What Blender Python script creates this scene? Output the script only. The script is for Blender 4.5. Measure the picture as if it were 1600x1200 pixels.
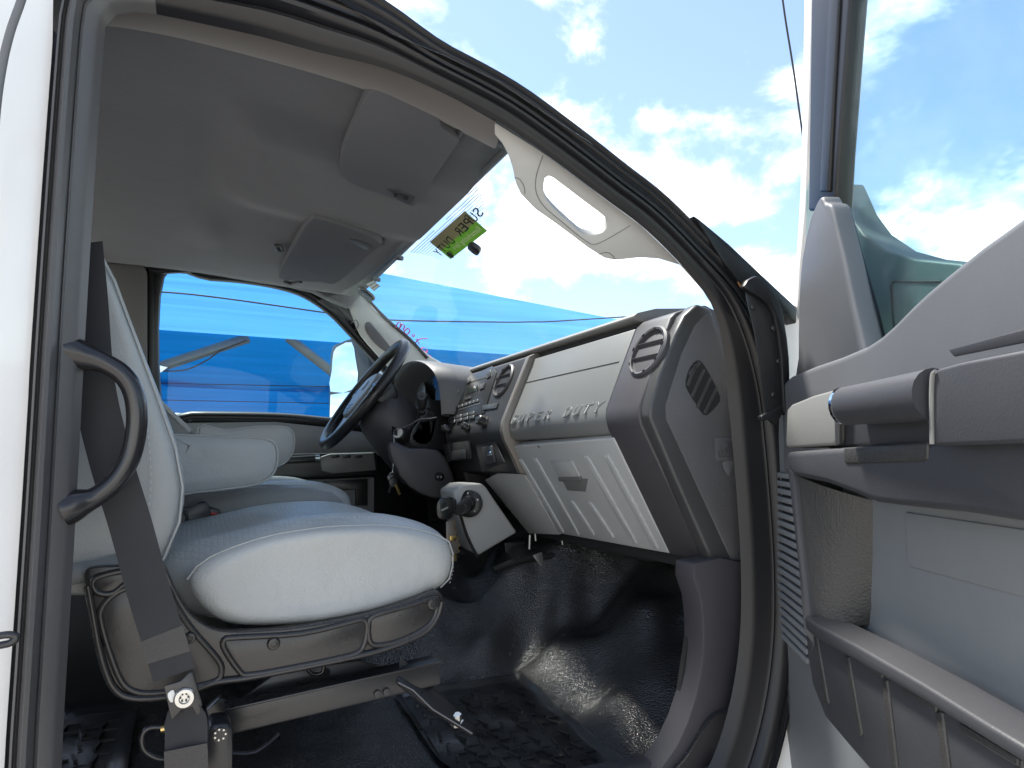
import bpy, bmesh, math, random
from mathutils import Vector, Matrix
from mathutils.noise import noise as pnoise
random.seed(7)
R = math.radians
for o in list(bpy.data.objects): bpy.data.objects.remove(o)
scene = bpy.context.scene
COL = scene.collection

# ------------------------------------------------------------------ camera
FPX, YAW, PITCH = 1090.0, R(24.9), R(6.4)
CAM = Vector((0, -.865, 1.37))
cd = bpy.data.cameras.new('camera'); cam = bpy.data.objects.new('camera', cd); COL.objects.link(cam)
cam.location = CAM; cam.rotation_euler = (R(90) + PITCH, 0, -YAW)
cd.sensor_width = 36; cd.lens = FPX / 1600 * 36; cd.clip_start = .02; cd.clip_end = 2000
scene.camera = cam
# ------------------------------------------------------------------ world
SUN_EL, SUN_AZ = R(66), R(-25)          # azimuth measured from +Y towards +X
w = bpy.data.worlds.new('World'); scene.world = w; w.use_nodes = True
nt = w.node_tree; N = nt.nodes; L = nt.links
for n in list(N): N.remove(n)
wo = N.new('ShaderNodeOutputWorld'); bg = N.new('ShaderNodeBackground')
sky = N.new('ShaderNodeTexSky'); sky.sky_type = 'NISHITA'; sky.sun_disc = False
sky.sun_elevation = SUN_EL; sky.sun_rotation = SUN_AZ; sky.air_density = 1.0; sky.dust_density = .35; sky.ozone_density = 1.0
def wm(op, a, b=None, c=None):
    n = N.new('ShaderNodeMath'); n.operation = op
    for i, v in enumerate((a, b, c)):
        if v is None: continue
        if isinstance(v, (int, float)): n.inputs[i].default_value = v
        else: L.new(v, n.inputs[i])
    return n.outputs[0]
tc = N.new('ShaderNodeTexCoord'); sp = N.new('ShaderNodeSeparateXYZ'); L.new(tc.outputs['Generated'], sp.inputs[0])
mp = N.new('ShaderNodeMapping'); L.new(tc.outputs['Generated'], mp.inputs[0])
mp.inputs['Location'].default_value = (.35, 1.7, .4); mp.inputs['Scale'].default_value = (1, 1, 1.7)
n1 = N.new('ShaderNodeTexNoise'); L.new(mp.outputs[0], n1.inputs['Vector'])
n1.inputs['Scale'].default_value = 4.2; n1.inputs['Detail'].default_value = 9; n1.inputs['Roughness'].default_value = .58; n1.inputs['Distortion'].default_value = .25
low = wm('MAXIMUM', wm('MULTIPLY', wm('SUBTRACT', .42, sp.outputs[2]), .42), -.004)      # more cloud towards the horizon
cov = N.new('ShaderNodeMapRange'); cov.interpolation_type = 'SMOOTHSTEP'
L.new(wm('ADD', n1.outputs[0], low), cov.inputs[0])
cov.inputs[1].default_value = .50; cov.inputs[2].default_value = .78; cov.inputs[3].default_value = .02; cov.inputs[4].default_value = 1
hs = N.new('ShaderNodeHueSaturation'); L.new(sky.outputs[0], hs.inputs['Color']); hs.inputs['Saturation'].default_value = 1.0; hs.inputs['Value'].default_value = .80; hs.inputs['Hue'].default_value = .498
mx = N.new('ShaderNodeMix'); mx.data_type = 'RGBA'
L.new(cov.outputs[0], mx.inputs['Factor']); L.new(hs.outputs[0], mx.inputs['A']); mx.inputs['B'].default_value = (11.5, 11, 10.3, 1)
L.new(mx.outputs['Result'], bg.inputs['Color']); bg.inputs['Strength'].default_value = .10
L.new(bg.outputs[0], wo.inputs[0])
# ------------------------------------------------------------------ sun
sd = bpy.data.lights.new('sun', 'SUN'); sd.energy = 3.0; sd.angle = R(8); sd.color = (1, .95, .88)
so = bpy.data.objects.new('sun', sd); COL.objects.link(so)
sdir = Vector((math.cos(SUN_EL) * math.sin(SUN_AZ), math.cos(SUN_EL) * math.cos(SUN_AZ), math.sin(SUN_EL)))
so.rotation_euler = sdir.to_track_quat('Z', 'Y').to_euler()
scene.view_settings.view_transform = 'Standard'; scene.view_settings.look = 'None'
scene.view_settings.exposure = 1.85; scene.view_settings.gamma = 1
scene.cycles.max_bounces = 7; scene.cycles.diffuse_bounces = 5; scene.cycles.glossy_bounces = 3; scene.cycles.transparent_max_bounces = 10
scene.cycles.caustics_reflective = False; scene.cycles.caustics_refractive = False

# ------------------------------------------------------------------ helpers
fwd = Vector((math.sin(YAW) * math.cos(PITCH), math.cos(YAW) * math.cos(PITCH), math.sin(PITCH)))
rgt = Vector((math.cos(YAW), -math.sin(YAW), 0)); upv = rgt.cross(fwd)
def ray(x, y): return fwd + rgt * ((x - 800) / FPX) - upv * ((y - 600) / FPX)
def at(x, y, X=None, Y=None, Z=None):
    d = ray(x, y)
    t = (X - CAM.x) / d.x if X is not None else (Y - CAM.y) / d.y if Y is not None else (Z - CAM.z) / d.z
    return CAM + d * t
def atp(x, y, p0, n):
    d = ray(x, y); return CAM + d * ((Vector(p0) - CAM).dot(n) / d.dot(n))
def pl(pts, **k): return [at(x, y, **k) for x, y in pts]
def plp(pts, p0, n): return [atp(x, y, p0, n) for x, y in pts]
V = Vector
MATS = {}
def mat(name, col, rough=.5, spec=.5, metal=0, bump=None, var=.06, vs=6, coat=0, trans=0, sheen=0, rvar=0, cell_shade=0):
    """bump = list of (kind, scale, strength, distance)"""
    m = bpy.data.materials.new(name); m.use_nodes = True; t = m.node_tree; b = t.nodes['Principled BSDF']
    b.inputs['Roughness'].default_value = rough; b.inputs['Metallic'].default_value = metal
    b.inputs['Specular IOR Level'].default_value = spec; b.inputs['Coat Weight'].default_value = coat
    b.inputs['Sheen Weight'].default_value = sheen
    tc = t.nodes.new('ShaderNodeTexCoord')
    ns = t.nodes.new('ShaderNodeTexNoise'); ns.inputs['Scale'].default_value = vs; ns.inputs['Detail'].default_value = 6; ns.inputs['Roughness'].default_value = .65
    t.links.new(tc.outputs['Object'], ns.inputs['Vector'])
    rp = t.nodes.new('ShaderNodeMapRange'); t.links.new(ns.outputs[0], rp.inputs[0])
    rp.inputs[1].default_value = .25; rp.inputs[2].default_value = .75; rp.inputs[3].default_value = 1 - var; rp.inputs[4].default_value = 1 + var
    mu = t.nodes.new('ShaderNodeMix'); mu.data_type = 'RGBA'; mu.blend_type = 'MULTIPLY'; mu.inputs['Factor'].default_value = 1
    mu.inputs['A'].default_value = (*col, 1); t.links.new(rp.outputs[0], mu.inputs['B']); t.links.new(mu.outputs['Result'], b.inputs['Base Color'])
    if cell_shade:
        vo = t.nodes.new('ShaderNodeTexVoronoi'); vo.feature = 'DISTANCE_TO_EDGE'; vo.inputs['Scale'].default_value = cell_shade; vo.inputs['Randomness'].default_value = .25
        t.links.new(tc.outputs['Object'], vo.inputs['Vector']); vr = t.nodes.new('ShaderNodeMapRange'); t.links.new(vo.outputs['Distance'], vr.inputs[0])
        vr.inputs[1].default_value = .02; vr.inputs[2].default_value = .16; vr.inputs[3].default_value = .90; vr.inputs[4].default_value = 1.05  # darkens cell edges, painting in the shade between the raised cells
        m3 = t.nodes.new('ShaderNodeMix'); m3.data_type = 'RGBA'; m3.blend_type = 'MULTIPLY'; m3.inputs['Factor'].default_value = 1
        t.links.new(mu.outputs['Result'], m3.inputs['A']); t.links.new(vr.outputs[0], m3.inputs['B']); t.links.new(m3.outputs['Result'], b.inputs['Base Color'])
    if rvar:
        r2 = t.nodes.new('ShaderNodeMapRange'); t.links.new(ns.outputs[0], r2.inputs[0])
        r2.inputs[1].default_value = .3; r2.inputs[2].default_value = .7; r2.inputs[3].default_value = max(.02, rough - rvar); r2.inputs[4].default_value = rough + rvar
        t.links.new(r2.outputs[0], b.inputs['Roughness'])
    prev = None
    for kind, sc, st, dist in bump or []:
        bn = t.nodes.new('ShaderNodeBump'); bn.inputs['Strength'].default_value = st; bn.inputs['Distance'].default_value = dist
        if kind == 'cell':
            tx = t.nodes.new('ShaderNodeTexVoronoi'); tx.feature = 'F1'; tx.inputs['Scale'].default_value = sc; out = tx.outputs['Distance']; bn.invert = True
        elif kind == 'weave':
            tx = t.nodes.new('ShaderNodeTexWave'); tx.bands_direction = 'Z'; tx.inputs['Scale'].default_value = sc; tx.inputs['Distortion'].default_value = .6; out = tx.outputs[1]
        elif kind == 'hex':
            tx = t.nodes.new('ShaderNodeTexVoronoi'); tx.feature = 'DISTANCE_TO_EDGE'; tx.inputs['Scale'].default_value = sc; tx.inputs['Randomness'].default_value = .25; out = tx.outputs['Distance']
        else:
            tx = t.nodes.new('ShaderNodeTexNoise'); tx.inputs['Scale'].default_value = sc; tx.inputs['Detail'].default_value = 4; out = tx.outputs[0]
        t.links.new(tc.outputs['Object'], tx.inputs['Vector']); t.links.new(out, bn.inputs['Height'])
        if prev: t.links.new(prev.outputs[0], bn.inputs['Normal'])
        prev = bn
    if prev: t.links.new(prev.outputs[0], b.inputs['Normal'])
    MATS[name] = m; return m
LEATHER = [('cell', 420, .28, .0012), ('noise', 16, .30, .012), ('noise', 5, .2, .02)]
GRAIN = [('noise', 700, .25, .0006)]
GRAIN2 = [('cell', 380, .4, .0012)]
mat('vinyl', (.415, .428, .42), .42, bump=LEATHER, var=.05, vs=9)
mat('vinyl_insert', (.42, .433, .425), .38, cell_shade=125, bump=[('hex', 125, .7, .003), ('noise', 14, .1, .01)], var=.05)
mat('vinyl_dark', (.24, .25, .25), .5, bump=LEATHER)
mat('thread', (.50, .53, .53), .7)
mat('dash_grey', (.165, .17, .17), .42, bump=GRAIN, var=.05)
mat('dash_pad', (.135, .136, .135), .5, bump=GRAIN)
mat('glove_grey', (.41, .42, .425), .42, bump=GRAIN, var=.05)
mat('console_grey', (.41, .415, .41), .5, bump=GRAIN)
mat('dark_plastic', (.054, .051, .057), .5, bump=GRAIN, var=.1)
mat('dark_grain', (.095, .094, .099), .5, bump=GRAIN2, var=.1)
mat('stack_plastic', (.024, .024, .026), .45, bump=GRAIN, var=.1)
mat('hood_plastic', (.085, .086, .088), .5, bump=GRAIN, var=.08)
mat('trim_strip', (.050, .050, .051), .38, bump=GRAIN)
mat('trim_brown', (.20, .18, .16), .35, metal=.3)
mat('black_gloss', (.016, .016, .018), .22, bump=[('noise', 30, .1, .004)])
mat('black_satin', (.020, .020, .021), .34, bump=GRAIN, var=.12)
mat('black_matt', (.014, .014, .015), .7)
mat('shield_plastic', (.026, .025, .025), .27, bump=GRAIN, var=.12, rvar=.06)
mat('steel_black', (.024, .024, .026), .32, var=.2, rvar=.1, bump=[('noise', 120, .1, .001)])
mat('rubber', (.008, .008, .0095), .36, spec=.4, bump=GRAIN, var=.15)
mat('rubber_skylit', (.075, .073, .075), .42, bump=GRAIN, var=.12)  # same seal rubber, colour lightened for the sky sheen along the pillar
mat('rubber_grey', (.13, .13, .135), .45, bump=[('noise', 500, .2, .0006)], var=.12)
mat('headliner', (.112, .116, .128), .95, spec=.1, sheen=.25, bump=[('noise', 900, .4, .001), ('noise', 60, .15, .003)], var=.1)
mat('headliner_bounce', (.100, .086, .076), .95, spec=.1, sheen=.25, bump=[('noise', 900, .4, .001)], var=.1)  # headliner cloth, browned to paint in the ground's warm bounce
mat('visor_cloth', (.140, .143, .155), .85, spec=.2, bump=[('noise', 800, .4, .0008)])
mat('pillar_trim', (.40, .397, .385), .6, bump=GRAIN)
mat('pillar_far', (.56, .575, .53), .6, bump=GRAIN)
mat('pillar_rear', (.17, .17, .165), .6, bump=GRAIN)
mat('door_grey', (.098, .103, .111), .5, bump=GRAIN, var=.06)
mat('door_insert', (.185, .198, .21), .55, bump=GRAIN, var=.07)
mat('door_bezel', (.20, .20, .19), .4, bump=GRAIN)
mat('door_dark', (.040, .041, .046), .5, bump=[('noise', 420, .3, .0008)], var=.1)
mat('door_grain', (.036, .035, .034), .45, bump=[('cell', 330, .35, .0012)])
mat('door_far', (.30, .305, .29), .5, bump=GRAIN)
mat('paint', (.80, .79, .77), .22, coat=.6, var=.015)
mat('paint_worn', (.74, .71, .66), .35, var=.06, vs=14)
mat('rust', (.36, .17, .06), .85, var=.4, vs=60)
mat('webbing', (.048, .048, .052), .75, bump=[('weave', 330, .8, .001), ('noise', 900, .4, .0006)], var=.15)
mat('webbing_stitch', (.062, .058, .055), .8, bump=[('noise', 420, .9, .0015)])
mat('bolt_zinc', (.55, .55, .53), .3, metal=.9, var=.12)
mat('brass', (.60, .44, .18), .3, metal=1)
mat('chrome', (.8, .82, .85), .06, metal=1)
mat('floor_vinyl', (.036, .037, .038), .24, spec=1.0, bump=[('cell', 300, .75, .0022), ('noise', 22, .35, .008)], var=.3, rvar=.06)
mat('mat_rubber', (.022, .022, .022), .36, spec=.7, bump=[('noise', 60, .25, .003), ('noise', 500, .3, .0006)], var=.5, vs=12, rvar=.12)
mat('red', (.45, .02, .02), .4)
mat('paper', (.75, .74, .70), .8)
mat('ink', (.012, .012, .012), .7)
mat('ink_pale', (.55, .62, .40), .7)
mat('pink_ink', (.85, .12, .32), .7)
mat('button_grey', (.045, .046, .048), .35)
mat('lcd', (.02, .025, .022), .12)
mat('wheel_leather', (.016, .016, .017), .36, bump=[('cell', 260, .3, .001), ('noise', 30, .2, .006)], var=.3, rvar=.1)
mat('hub_plastic', (.19, .20, .21), .45, bump=GRAIN)
mat('mirror_base', (.10, .13, .13), .5)
mat('steel_beam', (.085, .088, .088), .45, var=.1)
mat('cable', (.01, .01, .01), .6)
mat('dirt', (.46, .43, .38), .9, var=.25, vs=1.5, bump=[('noise', 30, .5, .02)])
mat('wall_dark', (.03, .03, .032), .8)
# mirror, glass, fabric
mm = bpy.data.materials.new('mirror'); mm.use_nodes = True; b = mm.node_tree.nodes['Principled BSDF']
b.inputs['Metallic'].default_value = 1; b.inputs['Roughness'].default_value = .02; b.inputs['Base Color'].default_value = (.85, .87, .88, 1); MATS['mirror'] = mm
def glass(name, tint, film=.03, filmcol=(.8, .85, .9)):
    m = bpy.data.materials.new(name); m.use_nodes = True; t = m.node_tree
    for n in list(t.nodes): t.nodes.remove(n)
    out = t.nodes.new('ShaderNodeOutputMaterial'); tr = t.nodes.new('ShaderNodeBsdfTransparent'); tr.inputs[0].default_value = (*tint, 1)
    gl = t.nodes.new('ShaderNodeBsdfGlossy'); gl.inputs['Roughness'].default_value = .01
    lw = t.nodes.new('ShaderNodeLayerWeight'); pw = t.nodes.new('ShaderNodeMath'); pw.operation = 'POWER'; pw.inputs[1].default_value = 5
    t.links.new(lw.outputs['Facing'], pw.inputs[0]); lw.inputs[0].default_value = .5
    fr = t.nodes.new('ShaderNodeMath'); fr.operation = 'MULTIPLY_ADD'; fr.inputs[1].default_value = .55; fr.inputs[2].default_value = .011; t.links.new(pw.outputs[0], fr.inputs[0])
    m1 = t.nodes.new('ShaderNodeMixShader'); t.links.new(fr.outputs[0], m1.inputs[0]); t.links.new(tr.outputs[0], m1.inputs[1]); t.links.new(gl.outputs[0], m1.inputs[2])
    df = t.nodes.new('ShaderNodeBsdfDiffuse'); df.inputs[0].default_value = (*filmcol, 1)
    tl = t.nodes.new('ShaderNodeBsdfTranslucent'); tl.inputs[0].default_value = (*filmcol, 1)
    ad = t.nodes.new('ShaderNodeMixShader'); ad.inputs[0].default_value = .5; t.links.new(df.outputs[0], ad.inputs[1]); t.links.new(tl.outputs[0], ad.inputs[2])
    tcn = t.nodes.new('ShaderNodeTexCoord'); nz = t.nodes.new('ShaderNodeTexNoise'); nz.inputs['Scale'].default_value = 7; nz.inputs['Detail'].default_value = 9; nz.inputs['Roughness'].default_value = .7
    t.links.new(tcn.outputs['Object'], nz.inputs['Vector'])
    mr = t.nodes.new('ShaderNodeMapRange'); t.links.new(nz.outputs[0], mr.inputs[0]); mr.inputs[1].default_value = .45; mr.inputs[2].default_value = .8; mr.inputs[3].default_value = film * .4; mr.inputs[4].default_value = film * 3
    m2 = t.nodes.new('ShaderNodeMixShader'); t.links.new(mr.outputs[0], m2.inputs[0]); t.links.new(m1.outputs[0], m2.inputs[1]); t.links.new(ad.outputs[0], m2.inputs[2])
    t.links.new(m2.outputs[0], out.inputs[0]); MATS[name] = m
glass('windshield_glass', (.95, .985, .98), .02)
glass('side_glass', (.86, .95, .97), .002)
glass('door_glass', (.80, .90, .90), .03)
def fabric(name, col, tl):
    m = bpy.data.materials.new(name); m.use_nodes = True; t = m.node_tree
    for n in list(t.nodes): t.nodes.remove(n)
    out = t.nodes.new('ShaderNodeOutputMaterial'); df = t.nodes.new('ShaderNodeBsdfDiffuse'); tr = t.nodes.new('ShaderNodeBsdfTranslucent')
    tcn = t.nodes.new('ShaderNodeTexCoord'); mpn = t.nodes.new('ShaderNodeMapping'); mpn.inputs['Scale'].default_value = (.12, 1, 6)
    nz = t.nodes.new('ShaderNodeTexNoise'); nz.inputs['Scale'].default_value = 2; nz.inputs['Detail'].default_value = 5
    t.links.new(tcn.outputs['Object'], mpn.inputs[0]); t.links.new(mpn.outputs[0], nz.inputs['Vector'])
    mr = t.nodes.new('ShaderNodeMapRange'); t.links.new(nz.outputs[0], mr.inputs[0]); mr.inputs[1].default_value = .3; mr.inputs[2].default_value = .7; mr.inputs[3].default_value = .85; mr.inputs[4].default_value = 1.12
    mu = t.nodes.new('ShaderNodeMix'); mu.data_type = 'RGBA'; mu.blend_type = 'MULTIPLY'; mu.inputs['Factor'].default_value = 1; mu.inputs['A'].default_value = (*col, 1); t.links.new(mr.outputs[0], mu.inputs['B'])
    for s in (df, tr): t.links.new(mu.outputs['Result'], s.inputs[0])
    ms = t.nodes.new('ShaderNodeMixShader'); ms.inputs[0].default_value = tl; t.links.new(df.outputs[0], ms.inputs[1]); t.links.new(tr.outputs[0], ms.inputs[2]); t.links.new(ms.outputs[0], out.inputs[0]); MATS[name] = m
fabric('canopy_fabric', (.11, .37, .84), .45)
fabric('canopy_shaded', (.008, .20, .50), .12)  # same blue fabric, its colour darkened for the shade under the roof
fabric('tag_green', (.24, .42, .11), .55)
fabric('tag_tan', (.60, .56, .38), .6)

def link(name, me, m, parent=None):
    o = bpy.data.objects.new(name, me); COL.objects.link(o)
    if m: me.materials.append(MATS[m])
    if parent is not None:
        o.parent = parent
        if parent.type == 'EMPTY':
            w_ = V((0, 0, 0)); p = parent
            while p is not None: w_ += p.location; p = p.parent
            o.matrix_parent_inverse = Matrix.Translation(-w_)
    return o
def empty(name, loc, parent=None):
    o = bpy.data.objects.new(name, None); COL.objects.link(o); o.empty_display_size = .05
    if parent is not None:
        o.parent = parent; o.location = V(loc) - parent.location
    else: o.location = loc
    return o
def tag(o, label=None, cat=None, group=None, kind=None):
    if label: o['label'] = label
    if cat: o['category'] = cat
    if group: o['group'] = group
    if kind: o['kind'] = kind
    return o
def fin(bm, name, m, parent=None, bev=0, seg=2, ang=30, sharp=42, sub=0):
    bmesh.ops.remove_doubles(bm, verts=bm.verts, dist=1e-5)
    bmesh.ops.recalc_face_normals(bm, faces=bm.faces)
    if bev:
        ed = [e for e in bm.edges if len(e.link_faces) == 2 and e.calc_face_angle(0) > R(ang)]
        if ed: bmesh.ops.bevel(bm, geom=ed, offset=bev, segments=seg, profile=.5, affect='EDGES', clamp_overlap=True)
    me = bpy.data.meshes.new(name); bm.to_mesh(me); bm.free()
    for p in me.polygons: p.use_smooth = True
    if sharp: me.set_sharp_from_angle(angle=R(sharp))
    o = link(name, me, m, parent)
    if sub:
        s = o.modifiers.new('sub', 'SUBSURF'); s.levels = sub; s.render_levels = sub
    return o
def cat(pts, n=6, closed=False):
    pts = [V(p) for p in pts]; out = []; k = len(pts)
    rng = range(k) if closed else range(k - 1)
    for i in rng:
        if closed: a, b_, c, d = pts[i - 1], pts[i], pts[(i + 1) % k], pts[(i + 2) % k]
        else: a, b_, c, d = pts[max(i - 1, 0)], pts[i], pts[i + 1], pts[min(i + 2, k - 1)]
        for j in range(n):
            t = j / n
            out.append(.5 * ((2 * b_) + (c - a) * t + (2 * a - 5 * b_ + 4 * c - d) * t * t + (3 * b_ - a - 3 * c + d) * t ** 3))
    if not closed: out.append(pts[-1])
    return out
def resample(pts, n, closed=True):
    pts = [V(p) for p in pts]
    if closed: pts = pts + [pts[0]]
    ds = [0]
    for a, b_ in zip(pts, pts[1:]): ds.append(ds[-1] + (b_ - a).length)
    out = []; T = ds[-1]; j = 0
    for i in range(n):
        t = T * i / (n if closed else n - 1)
        while j < len(ds) - 2 and ds[j + 1] < t: j += 1
        q = (t - ds[j]) / max(ds[j + 1] - ds[j], 1e-9); out.append(pts[j].lerp(pts[j + 1], min(max(q, 0), 1)))
    return out
def slab(name, pts, vec, m, parent=None, bev=.002, seg=2, **k):
    bm = bmesh.new(); vec = V(vec); pts = [V(p) for p in pts]; n = len(pts)
    a = [bm.verts.new(p) for p in pts]; b_ = [bm.verts.new(p + vec) for p in pts]
    bm.faces.new(a[::-1]); bm.faces.new(b_)
    for i in range(n): bm.faces.new((a[i], a[(i + 1) % n], b_[(i + 1) % n], b_[i]))
    return fin(bm, name, m, parent, bev, seg, **k)
def bm_box(bm, c, s, M=None):
    c = V(c); h = V(s) / 2; vs = []
    for x in (-1, 1):
        for y in (-1, 1):
            for z in (-1, 1):
                p = V((x * h.x, y * h.y, z * h.z))
                if M: p = M @ p
                vs.append(bm.verts.new(c + p))
    for f in ((0, 1, 3, 2), (4, 6, 7, 5), (0, 4, 5, 1), (2, 3, 7, 6), (0, 2, 6, 4), (1, 5, 7, 3)): bm.faces.new([vs[i] for i in f])
def box(name, c, s, m, parent=None, M=None, bev=.003, seg=2, **k):
    bm = bmesh.new(); bm_box(bm, c, s, M); return fin(bm, name, m, parent, bev, seg, **k)
def frame3(a, b_):   # matrix whose columns are along a, along b, normal
    a = V(a).normalized(); c = a.cross(V(b_)).normalized(); b2 = c.cross(a); return Matrix((a, b2, c)).transposed()
def bm_tube(bm, path, r, n=8, closed=False, flat=1.0, cap=True, ref=None):
    path = [V(p) for p in path]; k = len(path); rings = []
    tang = []
    for i in range(k):
        a = path[i - 1] if (i > 0 or closed) else path[i]; b_ = path[(i + 1) % k] if (i < k - 1 or closed) else path[i]
        tang.append((b_ - a).normalized())
    u = V(ref) if ref is not None else V((0, 0, 1)) if abs(tang[0].z) < .9 else V((1, 0, 0))
    for i in range(k):
        u = (u - tang[i] * u.dot(tang[i]));
        u = u.normalized() if u.length > 1e-6 else V((1, 0, 0)); v = tang[i].cross(u)
        rr = r[i] if isinstance(r, (list, tuple)) else r
        rings.append([bm.verts.new(path[i] + (u * math.cos(2 * math.pi * j / n) * flat + v * math.sin(2 * math.pi * j / n)) * rr) for j in range(n)])
    for i in range(k if closed else k - 1):
        A, B = rings[i], rings[(i + 1) % k]
        for j in range(n): bm.faces.new((A[j], A[(j + 1) % n], B[(j + 1) % n], B[j]))
    if cap and not closed: bm.faces.new(rings[0][::-1]); bm.faces.new(rings[-1])
def tube(name, path, r, m, parent=None, n=8, closed=False, flat=1.0, ref=None, **k):
    bm = bmesh.new(); bm_tube(bm, path, r, n, closed, flat, True, ref); return fin(bm, name, m, parent, sharp=60, **k)
def bm_lathe(bm, c, axis, prof, n=20):
    """prof list of (r, h) along the axis"""
    c = V(c); ax = V(axis).normalized(); u = ax.orthogonal().normalized(); v = ax.cross(u); rings = []
    for r, h in prof: rings.append([bm.verts.new(c + ax * h + (u * math.cos(2 * math.pi * j / n) + v * math.sin(2 * math.pi * j / n)) * r) for j in range(n)])
    for A, B in zip(rings, rings[1:]):
        for j in range(n): bm.faces.new((A[j], A[(j + 1) % n], B[(j + 1) % n], B[j]))
    bm.faces.new(rings[0][::-1]); bm.faces.new(rings[-1])
def lathe(name, c, axis, prof, m, parent=None, n=20, sharp=35, **k):
    bm = bmesh.new(); bm_lathe(bm, c, axis, prof, n); return fin(bm, name, m, parent, sharp=sharp, **k)
def loft(name, rings, m, parent=None, closed=True, cap=True, **k):
    bm = bmesh.new(); vs = [[bm.verts.new(p) for p in r] for r in rings]; n = len(rings[0])
    for A, B in zip(vs, vs[1:]):
        for j in range(n if closed else n - 1): bm.faces.new((A[j], A[(j + 1) % n], B[(j + 1) % n], B[j]))
    if cap and closed: bm.faces.new(vs[0][::-1]); bm.faces.new(vs[-1])
    return fin(bm, name, m, parent, **k)
def grid(name, f, nu, nv, m, parent=None, thick=None, **k):
    bm = bmesh.new(); vs = [[bm.verts.new(f(i / nu, j / nv)) for j in range(nv + 1)] for i in range(nu + 1)]
    for i in range(nu):
        for j in range(nv): bm.faces.new((vs[i][j], vs[i + 1][j], vs[i + 1][j + 1], vs[i][j + 1]))
    return fin(bm, name, m, parent, **k)
def ringslab(name, outer, hole, vec, m, parent=None, n=64, bev=.002):
    """plate with a hole"""
    bm = bmesh.new(); ed = []
    for lp in (resample(outer, n), resample(hole, max(24, n // 3))):
        vs = [bm.verts.new(p) for p in lp]; ed += [bm.edges.new((vs[i], vs[(i + 1) % len(vs)])) for i in range(len(vs))]
    bmesh.ops.triangle_fill(bm, edges=ed, use_beauty=True)
    r = bmesh.ops.extrude_face_region(bm, geom=bm.faces[:])
    bmesh.ops.translate(bm, vec=V(vec), verts=[g for g in r['geom'] if isinstance(g, bmesh.types.BMVert)])
    return fin(bm, name, m, parent, bev=bev, ang=60)
def letters(name, body, size, org, xd, yd, m, parent, **k):
    """one object per letter, spread over xd"""
    xd = V(xd); n = len(body); wd = [.75 if c == 'I' else 1 for c in body]; step = xd / n
    for i, c in enumerate(body):
        if c != ' ': text(name, c, size, V(org) + step * i, step * .80, yd, m, parent, **k)
def text(name, body, size, org, xd, yd, m, parent, extrude=.0006, outline=0, shear=0, spacing=1.0):
    cu = bpy.data.curves.new(name, 'FONT'); cu.body = body; cu.size = size; cu.shear = shear; cu.space_character = spacing
    if outline: cu.fill_mode = 'NONE'; cu.bevel_depth = outline; cu.bevel_resolution = 1
    else: cu.extrude = extrude
    cu.resolution_u = 3
    o = bpy.data.objects.new(name, cu); COL.objects.link(o)
    dg = bpy.context.evaluated_depsgraph_get(); me = bpy.data.meshes.new_from_object(o.evaluated_get(dg)); bpy.data.objects.remove(o)
    xs = [v.co.x for v in me.vertices]; x0, x1 = min(xs), max(xs)
    xd, yd = V(xd), V(yd); sx = xd.length / (x1 - x0); nrm = xd.cross(yd).normalized(); yn = yd.normalized(); xn = xd.normalized()
    for v in me.vertices: v.co = V(org) + xn * ((v.co.x - x0) * sx) + yn * v.co.y + nrm * v.co.z
    return link(name, me, m, parent)

# ------------------------------------------------------------------ ground
def gf(u, v):
    x = (u - .5); y = (v - .5); return V((x * 900, y * 900, 0))
g = grid('ground', gf, 40, 40, 'dirt'); tag(g, kind='structure')

# ------------------------------------------------------------------ the truck
YC = .86
truck = empty('truck', (.3, YC, 0))
tag(truck, 'white work truck seen through its open passenger door, grey and black cab inside', 'truck')
def part(name, loc, label=None):
    o = empty(name, loc, truck)
    if label: o['label'] = label
    return o

# door opening curve in the plane of the right body side
A_PX = [(152, 60), (157, 27), (175, 9), (215, 4), (280, 15), (400, 42), (500, 75), (600, 105), (700, 150), (780, 192), (850, 240), (900, 277), (950, 315), (1000, 352), (1050, 400), (1090, 445), (1114, 480), (1131, 530), (1143, 600), (1154, 700), (1162, 800), (1167, 900), (1165, 1000), (1150, 1100), (1118, 1200), (1060, 1290), (960, 1350), (700, 1400), (350, 1420), (130, 1420), (85, 1370), (84, 1200), (95, 1000), (108, 780), (122, 520), (138, 260)]
LOOP = [V((p.x, 0, p.z)) for p in resample(cat(pl(A_PX, Y=.026), 4, True), 150)]
def offs(d, Y):
    out = []; n = len(LOOP)
    for i in range(n):
        p = LOOP[i]; t = (LOOP[(i + 2) % n] - LOOP[i - 2]).normalized(); nn = V((t.z, 0, -t.x))
        if nn.dot(p - V((.4, 0, 1.4))) < 0: nn = -nn
        f = sm(0, .3, p.x); g = sm(1.45, 1.70, p.z) * f
        out.append(p + nn * (d * (.82 + .18 * sm(-.06, .1, p.x) + .85 * f * (1 - g) - .36 * g) + f * .010 * (1 - g)) + V((0, Y * (1 - .5 * g), 0)))
    return out
def ring(name, prof, m, parent, keep=None):
    rs = [offs(d, y) for d, y in prof]; n = len(LOOP)
    bm = bmesh.new(); vs = [[bm.verts.new(p) for p in r] for r in rs]
    for A, B in zip(vs, vs[1:]):
        for j in range(n):
            if keep and not keep(LOOP[j]): continue
            bm.faces.new((A[j], A[(j + 1) % n], B[(j + 1) % n], B[j]))
    for v in [v for v in bm.verts if not v.link_faces]: bm.verts.remove(v)
    return fin(bm, name, m, parent, sharp=38)
def sm(a, b_, x):
    t = min(max((x - a) / (b_ - a), 0), 1); return t * t * (3 - 2 * t)
def darkzone(p): return p.z > 1.60 and p.x > -.06
def bside(p): return p.x < -.06
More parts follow.
